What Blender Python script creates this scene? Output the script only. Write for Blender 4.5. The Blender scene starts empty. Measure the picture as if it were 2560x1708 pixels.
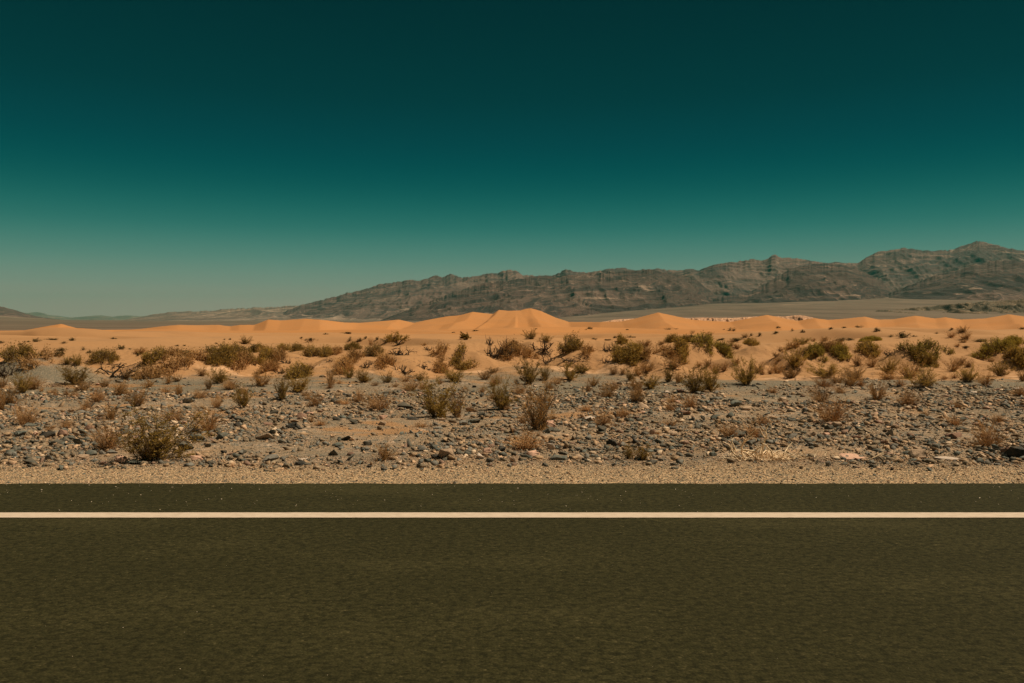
import bpy, bmesh, math, random
import numpy as np
from mathutils import Vector
# ------------------------------------------------------------------ camera, sky, sun
F, HZ, CH = 1991.0, 800.0, 1.3          # focal length and horizon row in photo pixels (2560 wide), camera height
sc = bpy.context.scene
cam = bpy.data.objects.new("camera", bpy.data.cameras.new("camera"))
sc.collection.objects.link(cam); sc.camera = cam
cam.location = (0, 0, CH); cam.rotation_euler = (math.radians(90), 0, 0)
cam.data.sensor_width = 36; cam.data.lens = 28.0; cam.data.shift_y = -54/2560
cam.data.clip_start = 0.1; cam.data.clip_end = 120000
SUN_EL, SUN_AZ = math.radians(57), math.radians(84)      # azimuth from +Y towards +X
world = bpy.data.worlds.new("World"); sc.world = world; world.use_nodes = True
nt = world.node_tree; nt.nodes.clear()
def N(nt, t, **kw):
    n = nt.nodes.new(t)
    for k, v in kw.items(): setattr(n, k, v)
    return n
tc = N(nt, 'ShaderNodeTexCoord'); sp = N(nt, 'ShaderNodeSeparateXYZ'); rp = N(nt, 'ShaderNodeValToRGB')
bg = N(nt, 'ShaderNodeBackground'); wo = N(nt, 'ShaderNodeOutputWorld')
nt.links.new(tc.outputs['Generated'], sp.inputs[0])
mr = N(nt, 'ShaderNodeMapRange'); mr.inputs['From Min'].default_value = 0.0; mr.inputs['From Max'].default_value = 0.5
nt.links.new(sp.outputs['Z'], mr.inputs['Value']); nt.links.new(mr.outputs[0], rp.inputs[0])
SKY = [(0.0, (.43,.29,.215)), (.045, (.40,.28,.213)), (.088, (.235,.268,.206)), (.15, (.105,.226,.182)), (.224, (.020,.150,.130)), (.32, (.0,.074,.077)),
       (.418, (.0,.045,.058)), (.53, (.0,.030,.037)), (.726, (.0,.018,.024)), (1.0, (.0,.013,.019))]
els = rp.color_ramp.elements; rp.color_ramp.interpolation = 'B_SPLINE'
while len(els) > 1: els.remove(els[0])
els[0].position = SKY[0][0]; els[0].color = (*SKY[0][1], 1)
for p, c in SKY[1:]:
    e = els.new(p); e.color = (*c, 1)
# a real sky model modulates the gradient round the compass (brighter away from the crossed quarter of the sky)
st = N(nt, 'ShaderNodeTexSky', sky_type='NISHITA'); st.sun_disc = False
st.sun_elevation = SUN_EL; st.sun_rotation = SUN_AZ
bw = N(nt, 'ShaderNodeRGBToBW'); nt.links.new(st.outputs[0], bw.inputs[0])
m1 = N(nt, 'ShaderNodeMath', operation='MULTIPLY'); nt.links.new(bw.outputs[0], m1.inputs[0]); m1.inputs[1].default_value = .012
m2 = N(nt, 'ShaderNodeMath', operation='ADD'); nt.links.new(m1.outputs[0], m2.inputs[0]); m2.inputs[1].default_value = .97
mx = N(nt, 'ShaderNodeVectorMath', operation='SCALE'); nt.links.new(rp.outputs[0], mx.inputs[0]); nt.links.new(m2.outputs[0], mx.inputs['Scale'])
nt.links.new(mx.outputs[0], bg.inputs[0]); bg.inputs[1].default_value = 1.0
nt.links.new(bg.outputs[0], wo.inputs[0])
sd = bpy.data.lights.new("sun", 'SUN'); sun = bpy.data.objects.new("sun", sd); sc.collection.objects.link(sun)
sd.energy = 4.9; sd.angle = math.radians(.5); sd.color = (1, .865, .65)
sdir = Vector((math.sin(SUN_AZ)*math.cos(SUN_EL), math.cos(SUN_AZ)*math.cos(SUN_EL), math.sin(SUN_EL)))
sun.rotation_euler = sdir.to_track_quat('Z', 'Y').to_euler(); sun.location = (0, 0, 50)
sc.view_settings.view_transform = 'Standard'; sc.view_settings.look = 'None'; sc.view_settings.exposure = 0; sc.view_settings.gamma = 1
sc.cycles.use_denoising = True
sc.cycles.max_bounces = 5; sc.cycles.diffuse_bounces = 3; sc.cycles.volume_bounces = 1

# ------------------------------------------------------------------ helpers
C = sc.collection
def srgb(*c): return tuple((v/255/12.92) if v/255 <= .04045 else ((v/255+.055)/1.055)**2.4 for v in c)
def mesh_np(name, V, faces_flat, nper, smooth=False, mat=None, fcol=None):
    me = bpy.data.meshes.new(name); V = np.asarray(V, np.float32); ff = np.asarray(faces_flat, np.int32).ravel()
    nf = len(ff)//nper
    me.vertices.add(len(V)); me.vertices.foreach_set('co', V.ravel())
    me.loops.add(len(ff)); me.loops.foreach_set('vertex_index', ff)
    me.polygons.add(nf); me.polygons.foreach_set('loop_start', np.arange(nf, dtype=np.int32)*nper)
    me.polygons.foreach_set('loop_total', np.full(nf, nper, np.int32))
    me.update(calc_edges=True)
    if smooth: me.polygons.foreach_set('use_smooth', np.ones(nf, bool))
    if fcol is not None:
        a = me.attributes.new('tint', 'FLOAT_COLOR', 'FACE')
        c4 = np.ones((nf, 4), np.float32); c4[:, :3] = fcol; a.data.foreach_set('color', c4.ravel())
    if mat: me.materials.append(mat)
    return me
def link(name, data, parent=None, loc=None):
    o = bpy.data.objects.new(name, data); C.objects.link(o)
    if parent: o.parent = parent
    if loc is not None: o.location = loc
    return o
PERM = {}
def perm(seed):
    if seed not in PERM:
        r = np.random.RandomState(seed); p = r.permutation(512); g = r.rand(512)*2*np.pi
        PERM[seed] = (np.concatenate([p, p, p]), np.cos(g), np.sin(g))
    return PERM[seed]
def perlin(x, y, seed=0):
    p, gx, gy = perm(seed)
    x = np.asarray(x, float); y = np.asarray(y, float)
    xi = np.floor(x).astype(int); yi = np.floor(y).astype(int); fx = x-xi; fy = y-yi
    u = fx*fx*fx*(fx*(fx*6-15)+10); v = fy*fy*fy*(fy*(fy*6-15)+10)
    def g(ix, iy, dx, dy):
        h = p[(p[ix & 511]+iy) & 511]
        return gx[h]*dx+gy[h]*dy
    a = g(xi, yi, fx, fy); b = g(xi+1, yi, fx-1, fy); c = g(xi, yi+1, fx, fy-1); d = g(xi+1, yi+1, fx-1, fy-1)
    return (a*(1-u)+b*u)*(1-v)+(c*(1-u)+d*u)*v*1.0
def fbm(x, y, seed=0, o=4, gain=.5):
    s = 0; a = 1
    for i in range(o):
        s = s+a*perlin(x*2**i, y*2**i, seed+i); a *= gain
    return s
def ridged(x, y, seed=0, o=5, gain=.5):
    s = 0; a = 1; w = 1
    for i in range(o):
        n = 1-np.abs(perlin(x*2.03**i, y*2.03**i, seed+i))*2
        n = n*n*w; w = np.clip(n*1.6, 0, 1); s = s+a*n; a *= gain
    return s
def sstep(a, b, x):
    t = np.clip((x-a)/(b-a), 0, 1); return t*t*(3-2*t)

# ------------------------------------------------------------------ terrain height field
YB = [-500, 0, 6.30, 6.42, 8, 17, 30, 60, 120, 300, 800, 2000, 60000]
ZB = [-.03, -.03, -.03, -.028, -.05, -.06, -.16, -.62, -1.8, -5, -10.5, -15, -15]
def base(y): return np.interp(y, YB, ZB)
def flat_d(row):                        # distance at which the base ground shows at a photo row
    d = 10.0
    for _ in range(40): d = (CH-base(d))*F/max(row-HZ, 4)
    return float(d)
# (photo x of centre, row of the foot, width in photo px, row of the top)
HUM = [(90,958,250,890),(260,952,110,925),(255,925,170,897),(430,948,230,886),(560,944,210,884),(700,930,240,882),(860,945,250,888),(1000,938,190,882),
       (1110,930,250,868),(1240,925,260,858),(1345,915,150,852),(1330,948,300,905),(1450,930,210,868),(1560,918,160,862),(1620,945,240,876),
       (1735,925,230,858),(1850,935,170,890),(1935,895,170,853),(2065,915,220,864),(2180,915,170,862),(2310,922,230,866),(2490,912,170,862),
       (2570,938,130,878),(1985,935,120,884),(2420,925,160,890),(-60,940,160,885),(-250,935,260,880),(2760,930,240,870),(2950,930,200,875)]
HP = []
for (px, foot, w, top) in HUM:
    d0 = flat_d(foot); rx = w*.5*d0/F*1.05; ry = max(rx*.55, .8); dc = d0+ry*1.1
    zt = CH-(top+3-HZ)*dc/F
    HP.append(((px-1280)/F*dc, dc, rx*.62, ry*.75, max(zt-float(base(dc)), .12)))
DSX = [-900,-500,-200,0,60,109,153,191,234,283,349,403,447,490,545,577,599,637,670,703,763,812,861,899,953,997,1035,1062,1117,1150,1182,1220,1233,1247,1270,1300,1315,1326,1351,1389,1422,1498,1552,1585,1645,1694,1732,1770,1825,1868,1917,1961,1994,2037,2070,2119,2162,2195,2233,2288,2337,2364,2402,2462,2522,2560,2700,2900,3300]
DSY = [822,815,828,827,826,817,809.5,820,822.5,827.5,822.5,816,812,813,812,816,812,812,798.6,801,796.5,800,806,807,803,799,807,801,791,788,779.5,784,785,774.6,777,776,772,770.5,777,794,804.6,805,803.5,797,781,791.5,799.7,802,804.6,797,787,796,802,795,800,796,791.5,798.6,798,789,796,793,798.6,796,785.5,791,798,788,800]
DPX = np.arange(-900, 3300, 5.0); _g = np.exp(-np.linspace(-2.2, 2.2, 25)**2); DPS = np.convolve(np.pad(np.interp(DPX, DSX, DSY), 12, 'edge'), _g/_g.sum(), 'valid')
def ridge_max(a, b, k): return .5*(a+b+np.sqrt((a-b)**2+k*k))
def rsharp(x, y, seed, soft=.06):
    n = perlin(x, y, seed)+.35*perlin(x*2.1, y*2.1, seed+9)
    return 1-2*np.sqrt(n*n+soft*soft)
def trans(x, y, L, seed, steep=.14, wx=2.3):
    # transverse dune trains: a slip face towards the road, a long gentle back, dying out sideways
    ph = y/L+1.25*perlin(x/(wx*L), y/(2.2*L), seed)+.25*perlin(x/(.6*L), y/(.9*L), seed+1)
    f = ph-np.floor(ph); pr = np.where(f < steep, sstep(0, steep, f), 1-sstep(0, 1, (f-steep)/(1-steep)))
    a = np.clip(.55+1.3*perlin(x/(1.7*L), y/(1.3*L), seed+2), 0, 1.2)
    return pr*a
def G(x, y):
    x = np.asarray(x, float); y = np.asarray(y, float)
    b = base(y); yy = np.maximum(y, 1.0); px = 1280+F*x/yy
    z = b.copy()
    # small berms and hollows of the stony wash
    w = sstep(7.2, 9, y)*(1-sstep(19, 24, y)); z = z+w*(.085*perlin(x/1.9, y/1.0, 3)+.03*perlin(x/.5, y/.4, 4))
    w = sstep(14.5, 18, y)*(1-sstep(200, 400, y)); z = z+w*(.10*perlin(x/3.1, y/2.4, 5)+.02*perlin(x/.9, y/.7, 6))
    s = 0
    qx = .75*perlin(x/1.9, y/1.9, 51)+.3*perlin(x/.7, y/.7, 53); qy = .6*perlin(x/1.7, y/1.7, 52)
    for (hx, hy, rx, ry, h) in HP:
        dx = x-hx+qx; dy = y-hy+qy
        dy = np.where(dy < 0, dy/ry, dy/(ry*1.5)); q = (dx/rx)**2+dy**2
        s = s+(h*np.exp(-q*.5))**3
    z = z+np.cbrt(s)*(1+.22*perlin(x/.9, y/.9, 8)+.25*perlin(x/2.6, y/2.6, 9))
    # wind-blown undulations of three sizes, all sharp crested
    z = z+sstep(27, 40, y)*(1-sstep(120, 260, y))*.95*(trans(x, y, 17, 12, .13)-.3)
    z = z+sstep(60, 110, y)*(1-sstep(300, 500, y))*2.2*(trans(x+y*.3, y, 46, 15, .20)-.25)
    z = z+sstep(180, 300, y)*(1-sstep(700, 950, y))*4.2*(trans(x-y*.25, y, 105, 19, .26)-.2)
    sky = np.interp(px, DSX, DSY)
    D = np.interp(px, [-600,0,500,800,1000,1180,1320,1420,1500,1650,2000,2560,3200], [430,430,470,500,650,720,760,720,640,600,600,520,500])
    D = D-0.6*(803-np.interp(px, DPX, DPS))+22*perlin(px/95, px*0, 22)
    lim = CH-(sky+1.6-HZ)*yy/F; k = .0009*yy+.01
    over = (lim-z)/k
    zs = np.where(over > 30, z, lim-k*np.log1p(np.exp(np.clip(over, -50, 30))))
    z = np.where((y > 60) & (y < D), zs, z)
    t0 = np.clip((D-y)/260, 0, 1.6); pxs = px+np.where(px < 1290, 95, -80)*t0**1.2*(1+.5*np.sin(px/130))
    sky = np.interp(pxs, DSX, DSY)
    zc = CH-(sky-HZ)*D/F; zb = np.interp(D, YB, ZB)-1.5; h = np.maximum(zc-zb, .5)
    Wf = 70+11*h; Wb = 20+1.9*h
    t = (D-y)/Wf
    wob = .16*perlin(x/60, y/70, 25)+.05*perlin(x/22, y/30, 26)
    arm = 1-.16*sstep(0, .35, t)*(1-rsharp(x/85, y/170, 27))
    fr = np.where(t >= 0, np.clip(1-np.clip(t+wob*sstep(0, .25, t), 0, 1), 0, 1)**1.55, np.clip(1-(y-D)/Wb, 0, 1)**1.25)
    md = zb+h*fr*arm
    z = np.where(y > 150, ridge_max(z, md, .15), z)
    z = np.where(y > D+Wb, np.minimum(z, np.interp(y, YB, ZB)), z)
    # gravel fans that climb to the mountains
    top = np.interp(px, [-600,0,163,400,700,1000,1350,1430,1560,1750,2000,2200,2560,3200], [780,792,801,803,803,802,800,790,778,764,752,745,742,742])
    zf = CH-(top-HZ)*8200/F
    q = np.clip((y-1900)/(8200-1900), 0, 1.25)
    z = z+(zf+15)*q**1.35
    z = z+sstep(1500, 3000, y)*2.0*(perlin(x/420, y/900, 31)+.6*perlin(x/150, y/500, 32))*sstep(-15, 60, z+15)
    return z
def ray(px, row, d0=6.0, d1=1500.0):                      # first hit of a sight line with the ground
    ds = np.exp(np.linspace(math.log(d0), math.log(d1), 900)); xs = (px-1280)/F*ds
    g = G(xs, ds); r = CH-(row-HZ)*ds/F
    i = np.argmax(r < g)
    if r[i] >= g[i]: i = len(ds)-1
    if i == 0: return xs[0], ds[0], float(g[0])
    a = (r[i-1]-g[i-1])/((r[i-1]-g[i-1])-(r[i]-g[i])+1e-9); d = ds[i-1]+(ds[i]-ds[i-1])*min(max(a, 0), 1)
    x = (px-1280)/F*d
    return x, d, float(G(np.array([x]), np.array([d]))[0])

# ------------------------------------------------------------------ materials
def new_mat(name):
    m = bpy.data.materials.new(name); m.use_nodes = True; t = m.node_tree
    b = t.nodes['Principled BSDF']; b.inputs['Roughness'].default_value = .92; b.inputs['Specular IOR Level'].default_value = .15
    return m, t, b
class NB:
    def __init__(s, t): s.t = t; s.l = t.links.new
    def n(s, ty, **kw): return N(s.t, ty, **kw)
    def setin(s, sock, v):
        if hasattr(v, 'is_output') or isinstance(v, bpy.types.NodeSocket): s.l(v, sock)
        else: sock.default_value = v
    def math(s, op, a, b=0.0, clamp=False):
        n = s.n('ShaderNodeMath', operation=op); n.use_clamp = clamp; s.setin(n.inputs[0], a); s.setin(n.inputs[1], b); return n.outputs[0]
    def mix(s, f, a, b, mode='MIX'):
        n = s.n('ShaderNodeMix', data_type='RGBA', blend_type=mode); s.setin(n.inputs[0], f)
        s.setin(n.inputs[6], a if not isinstance(a, tuple) else (*a[:3], 1)); s.setin(n.inputs[7], b if not isinstance(b, tuple) else (*b[:3], 1)); return n.outputs[2]
    def noise(s, vec, scale, detail=3, rough=.55, dist=0):
        n = s.n('ShaderNodeTexNoise'); s.l(vec, n.inputs['Vector']); n.inputs['Scale'].default_value = scale
        n.inputs['Detail'].default_value = detail; n.inputs['Roughness'].default_value = rough; n.inputs['Distortion'].default_value = dist; return n.outputs[0]
    def vor(s, vec, scale, feature='F1'):
        n = s.n('ShaderNodeTexVoronoi', feature=feature); s.l(vec, n.inputs['Vector']); n.inputs['Scale'].default_value = scale; return n
    def rng(s, v, a, b, c=0.0, d=1.0, smooth=False):
        n = s.n('ShaderNodeMapRange'); n.interpolation_type = 'SMOOTHSTEP' if smooth else 'LINEAR'
        s.setin(n.inputs['Value'], v); n.inputs['From Min'].default_value = a; n.inputs['From Max'].default_value = b
        n.inputs['To Min'].default_value = c; n.inputs['To Max'].default_value = d; return n.outputs[0]
    def ramp(s, v, stops, const=False):
        n = s.n('ShaderNodeValToRGB'); e = n.color_ramp.elements
        if const: n.color_ramp.interpolation = 'CONSTANT'
        while len(e) > 1: e.remove(e[0])
        e[0].position = stops[0][0]; e[0].color = (*stops[0][1], 1)
        for p, c in stops[1:]:
            q = e.new(p); q.color = (*c, 1)
        s.setin(n.inputs[0], v); return n.outputs[0]
    def bump(s, h, dist, strength=1.0, normal=None):
        n = s.n('ShaderNodeBump'); s.setin(n.inputs['Height'], h); n.inputs['Distance'].default_value = dist; n.inputs['Strength'].default_value = strength
        if normal is not None: s.l(normal, n.inputs['Normal'])
        return n.outputs[0]
    def mapv(s, vec, sx, sy, sz):
        n = s.n('ShaderNodeVectorMath', operation='MULTIPLY'); s.l(vec, n.inputs[0]); n.inputs[1].default_value = (sx, sy, sz); return n.outputs[0]
    def pos(s): return s.n('ShaderNodeNewGeometry').outputs['Position']
    def sep(s, v):
        n = s.n('ShaderNodeSeparateXYZ'); s.l(v, n.inputs[0]); return n.outputs

STONE = [(.055,.068,.060), (.085,.095,.080), (.15,.14,.11), (.21,.17,.12), (.34,.22,.13), (.42,.26,.155), (.035,.040,.037), (.24,.12,.07)]
def ground_material():
    m, t, b = new_mat('desert_ground'); k = NB(t); P = k.pos(); X, Y, Z = k.sep(P)
    SAND_N, SAND_F = (.43,.226,.100), (.50,.213,.068)
    # sand: paler and dirtier near the wash, deep orange on the clean dunes
    far = k.rng(Y, 60, 330, 0, 1, True)
    patch = k.noise(k.mapv(P, .02, .035, .1), 1.0, 3)
    sand = k.mix(k.math('MULTIPLY', far, k.rng(patch, .3, .65, .65, 1.0)), SAND_N, SAND_F)
    grain = k.noise(P, 9.0, 4, .7); sand = k.mix(k.rng(grain, .3, .7, .25, 0), sand, (.22,.125,.062))
    streak = k.noise(k.mapv(P, .10, .5, .4), 1.0, 5, .6); sand = k.mix(k.rng(streak, .52, .75, 0, .28), sand, (.26,.155,.08))
    litter = k.noise(P, 3.2, 6, .75); lw = k.math('MULTIPLY', k.rng(Y, 24, 45, 1, 0, True), k.rng(litter, .56, .68, 0, .75, True))
    sand = k.mix(lw, sand, (.13,.085,.05))
    # the stony wash: dirt with fine gravel, grain by grain
    v1 = k.vor(P, 46); c1 = k.sep(v1.outputs['Color'])[0]
    v2 = k.vor(P, 17); c2 = k.sep(v2.outputs['Color'])[1]
    pal = [(0, (.060,.080,.075)), (.14, (.13,.145,.13)), (.28, (.25,.22,.175)), (.45, (.38,.28,.20)), (.66, (.43,.29,.185)), (.84, (.54,.36,.235)), (.94, (.70,.50,.36))]
    g1 = k.ramp(c1, pal, True); g2 = k.ramp(c2, pal, True)
    dirt = k.mix(k.rng(k.noise(P, .9, 4), .35, .62, 0, 1), (.165,.130,.084), (.39,.240,.125))
    dirt = k.mix(.40, dirt, g1)
    wash = k.mix(k.rng(k.noise(P, 2.3, 3), .48, .6, 0, .55, True), dirt, g2)
    # grey fine silt pans at the back of the wash
    silt = k.mix(.25, (.185,.155,.105), g1)
    sm = k.math('MULTIPLY', k.rng(Y, 12.0, 15.5, 0, 1, True), k.rng(k.noise(k.mapv(P, .22, .5, 1), 1.0, 3), .38, .52, 0, 1, True))
    wash = k.mix(sm, wash, silt)
    # shoulder of rolled gravel by the asphalt
    v3 = k.vor(k.mapv(P, 1, 1.25, 1), 62); c3 = k.sep(v3.outputs['Color'])[2]
    sh = k.ramp(c3, [(0, (.13,.125,.090)), (.18, (.27,.205,.125)), (.38, (.46,.295,.160)), (.62, (.60,.385,.215)), (.86, (.82,.56,.34)), (.94, (.08,.10,.095))], True)
    sh = k.mix(.18, sh, (.48,.31,.17))
    wob = k.math('MULTIPLY', k.math('SUBTRACT', k.noise(P, .8, 4), .5), 1.0)
    ys = k.math('ADD', Y, wob)
    col = k.mix(k.rng(ys, 7.0, 7.7, 0, 1, True), sh, wash)
    wob2 = k.math('ADD', k.math('MULTIPLY', k.math('SUBTRACT', k.noise(k.mapv(P, .12, .3, 1), 1.0, 3, .6), .5), 3.4), k.math('MULTIPLY', k.math('SUBTRACT', k.noise(k.mapv(P, 1, 1.2, 1), 1.1, 6, .7), .5), 4.5))
    y2 = k.math('ADD', Y, wob2)
    sandf = k.rng(y2, 17.4, 19.2, 0, 1, True)
    pt = k.math('MULTIPLY', k.rng(k.noise(k.mapv(P, .35, .7, 1), 1.0, 4, .6), .56, .64, 0, .85, True), k.rng(Y, 7.8, 9.0, 0, 1)); wash_sand = k.mix(pt, col, sand)
    col = k.mix(sandf, wash_sand, sand)
    # a thin pale crust line where wash and sand meet
    cr = k.math('MULTIPLY', k.math('MULTIPLY', k.rng(y2, 18.3, 18.7, 0, 1, True), k.rng(y2, 19.0, 19.5, 1, 0, True)), k.rng(k.noise(k.mapv(P, .35, .8, 1), 1.0, 3), .5, .6, 0, .85, True))
    col = k.mix(cr, col, (.62,.37,.21))
    # grey-brown valley floor and fans beyond the dunes, with pale and dark washes
    fv = k.noise(k.mapv(P, .0035, .0007, .002), 1.0, 6, .62, .6)
    fan = k.mix(k.rng(fv, .35, .65, 0, 1), (.120,.084,.056), (.215,.150,.100))
    fine = k.noise(k.mapv(P, .03, .006, .01), 1.0, 4, .7); fan = k.mix(k.rng(fine, .3, .75, .5, 0), fan, (.088,.070,.054))
    pw = k.math('MULTIPLY', k.rng(k.noise(k.mapv(P, .0011, .0009, .001), 1.0, 5, .7, 1.0), .56, .64, 0, .7, True), k.rng(Y, 5000, 9000, 0, 1))
    fan = k.mix(pw, fan, (.48,.32,.22))
    col = k.mix(k.rng(k.math('ADD', Y, k.math('MULTIPLY', fv, 300)), 1000, 1120, 0, 1, True), col, fan)
    k.l(col, b.inputs['Base Color'])
    # relief: ripples on the sand, grit on the wash
    rip = k.n('ShaderNodeTexWave'); rip.inputs['Scale'].default_value = 2.4; rip.inputs['Distortion'].default_value = 5; rip.inputs['Detail'].default_value = 3
    k.l(k.mapv(P, .35, 1.2, .2), rip.inputs['Vector'])
    hs = k.math('MULTIPLY', k.math('ADD', k.math('MULTIPLY', rip.outputs['Color'], .35), k.noise(P, 5, 5, .6)), k.math('MULTIPLY', sandf, k.rng(Y, 30, 90, 1, .0)))
    gm = k.math('SUBTRACT', 1.0, sandf)
    hg = k.math('MULTIPLY', k.math('ADD', k.math('MULTIPLY', v1.outputs['Distance'], -.9), k.math('ADD', k.math('MULTIPLY', v3.outputs['Distance'], -.7), k.noise(P, 14, 4, .7))), gm)
    nb = k.bump(hg, .030, .6); nb = k.bump(hs, .05, .7, nb)
    k.l(nb, b.inputs['Normal'])
    return m
def asphalt_material():
    m, t, b = new_mat('worn_asphalt'); k = NB(t); P = k.pos()
    v = k.vor(k.mapv(P, .75, 1, 1), 105); c = k.sep(v.outputs['Color'])[0]
    agg = k.ramp(c, [(0, (.022,.021,.0085)), (.3, (.034,.031,.013)), (.6, (.048,.042,.018)), (.86, (.078,.064,.032)), (.99, (.15,.12,.065))], True)
    big = k.noise(k.mapv(P, .45, 1.1, 1), 1.0, 6, .65); mid = k.noise(k.mapv(P, .8, 1, 1), 26, 4, .75); pit = k.noise(k.mapv(P, .7, 1, 1), 34, 4, .7)
    col = k.mix(.45, agg, (.038,.034,.0145))
    col = k.mix(k.rng(mid, .42, .66, 0, .42), col, (.084,.072,.036))
    col = k.mix(k.rng(pit, .46, .62, 0, .85), col, (.013,.0125,.0055))
    col = k.mix(k.rng(big, .42, .62, .35, 0), col, (.024,.022,.010))
    col = k.mix(k.rng(big, .52, .70, 0, .30), col, (.078,.066,.034))
    col = k.mix(1.0, col, (.92,.90,.74), 'MULTIPLY')
    k.l(col, b.inputs['Base Color']); b.inputs['Roughness'].default_value = .95; b.inputs['Specular IOR Level'].default_value = .10
    k.l(k.bump(k.math('ADD', k.math('MULTIPLY', v.outputs['Distance'], -1), k.noise(P, 60, 3)), .004, .8), b.inputs['Normal'])
    return m
def line_material():
    m, t, b = new_mat('road_paint'); k = NB(t); P = k.pos()
    n = k.noise(k.mapv(P, .5, 1, 1), 30, 5, .75); n2 = k.noise(P, 3, 3)
    col = k.mix(k.rng(n, .42, .75, 0, .8), (.60,.47,.36), (.38,.29,.21)); col = k.mix(k.rng(n2, .4, .7, 0, .25), col, (.66,.52,.41))
    k.l(col, b.inputs['Base Color']); return m
def rock_material(name, use_obj):
    m, t, b = new_mat(name); k = NB(t); P = k.pos()
    if use_obj: c = k.n('ShaderNodeObjectInfo').outputs['Color']
    else:
        a = k.n('ShaderNodeAttribute'); a.attribute_name = 'tint'; c = a.outputs['Color']
    n = k.noise(P, 26 if use_obj else 60, 5, .7)
    col = k.mix(k.rng(n, .35, .75, 0, .45), c, (.30,.20,.125)); col = k.mix(k.rng(k.noise(P, 55, 3, .7), .5, .75, 0, .5), col, (.035,.035,.03))
    k.l(col, b.inputs['Base Color'])
    k.l(k.bump(n, .012, .8), b.inputs['Normal']); return m
def plant_material(name, c1, c2, sc_=9, trans=0.0):
    m, t, b = new_mat(name); k = NB(t); P = k.pos(); r = k.n('ShaderNodeObjectInfo').outputs['Random']
    n = k.noise(P, sc_, 3, .7); col = k.mix(k.rng(n, .35, .65, 0, 1), c1, c2)
    hsv = k.n('ShaderNodeHueSaturation'); k.l(col, hsv.inputs['Color']); k.l(k.rng(r, 0, 1, .72, 1.3), hsv.inputs['Value'])
    k.l(hsv.outputs[0], b.inputs['Base Color'])
    if trans:
        tr = k.n('ShaderNodeBsdfTranslucent'); k.l(hsv.outputs[0], tr.inputs[0]); ms = k.n('ShaderNodeMixShader'); ms.inputs[0].default_value = trans
        k.l(b.outputs[0], ms.inputs[1]); k.l(tr.outputs[0], ms.inputs[2]); k.l(ms.outputs[0], t.nodes['Material Output'].inputs[0])
    return m
def mountain_material(name, dark, light, rust, pale, pale_amt, s=1.0):
    m, t, b = new_mat(name); k = NB(t); P = k.pos(); X, Y, Z = k.sep(P)
    w = k.noise(k.mapv(P, .0005*s, .0005*s, .001*s), 1.0, 4, .6)
    # tilted rock beds, bent by the folding of the range
    zz = k.math('ADD', k.math('ADD', Z, k.math('MULTIPLY', X, -.13)), k.math('MULTIPLY', w, 1100))
    comb = k.n('ShaderNodeCombineXYZ'); k.l(k.math('MULTIPLY', X, .00035*s), comb.inputs[0]); k.l(k.math('MULTIPLY', Y, .0006*s), comb.inputs[1]); k.l(k.math('MULTIPLY', zz, .02*s), comb.inputs[2])
    band = k.noise(comb.outputs[0], 1.0, 5, .68, .3)
    col = k.mix(k.rng(band, .44, .54, 0, 1), dark, light)
    ln = k.rng(k.math('ABSOLUTE', k.math('SUBTRACT', band, .47)), .0, .018, 1, 0); col = k.mix(k.math('MULTIPLY', ln, .55), col, tuple(v*.45 for v in dark))
    ln = k.rng(k.math('ABSOLUTE', k.math('SUBTRACT', band, .545)), .0, .012, 1, 0); col = k.mix(k.math('MULTIPLY', ln, .6), col, pale)
    col = k.mix(k.rng(k.noise(k.mapv(P, .0011*s, .0007*s, .004*s), 1.0, 5, .6), .5, .66, 0, .6), col, rust)
    spk = k.noise(k.mapv(P, .012*s, .006*s, .03*s), 1.0, 5, .75); col = k.mix(k.rng(spk, .45, .75, 0, .38), col, dark)
    lg = k.noise(k.mapv(P, .00062, .0004, .0022), 1.0, 3, .6, .8); col = k.mix(k.rng(lg, .44, .60, 0, .5, True), col, tuple(v*.6 for v in dark))
    ps = k.noise(k.mapv(P, .0022*s, .0012*s, .012*s), 1.0, 6, .7, .5); col = k.mix(k.rng(ps, .60, .68, 0, pale_amt, True), col, pale)
    k.l(col, b.inputs['Base Color'])
    hb = k.math('ADD', k.noise(k.mapv(P, .016*s, .006*s, .02*s), 1.0, 6, .75), k.math('MULTIPLY', band, .8))
    k.l(k.bump(hb, 26/s, .6), b.inputs['Normal']); return m

MG = ground_material(); MA = asphalt_material(); ML = line_material()
MR = rock_material('rock_stone', True); MS = rock_material('gravel_stone', False)
M_LEAF = plant_material('olive_leaf', (.42,.255,.055), (.24,.150,.034), 5, .42)
M_LEAFG = plant_material('green_leaf', (.38,.275,.045), (.23,.165,.030), 3, .42)
M_LEAFB = plant_material('brown_leaf', (.50,.265,.085), (.27,.145,.046), 5, .42)
M_LEAFD = plant_material('dark_leaf', (.15,.11,.035), (.085,.065,.024), 3, .40)
M_TWIG = plant_material('tan_twig', (.50,.28,.12), (.22,.12,.05), 12)
M_DRY = plant_material('dry_husk', (.66,.35,.14), (.38,.20,.08), 12, .4)
M_BARK = plant_material('grey_brown_bark', (.22,.145,.080), (.10,.066,.036), 14)
M_DEAD = plant_material('weathered_dead_wood', (.085,.056,.034), (.028,.020,.013), 9)
M_STRAW = plant_material('bleached_wood', (.82,.63,.43), (.52,.37,.22), 16)

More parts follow.
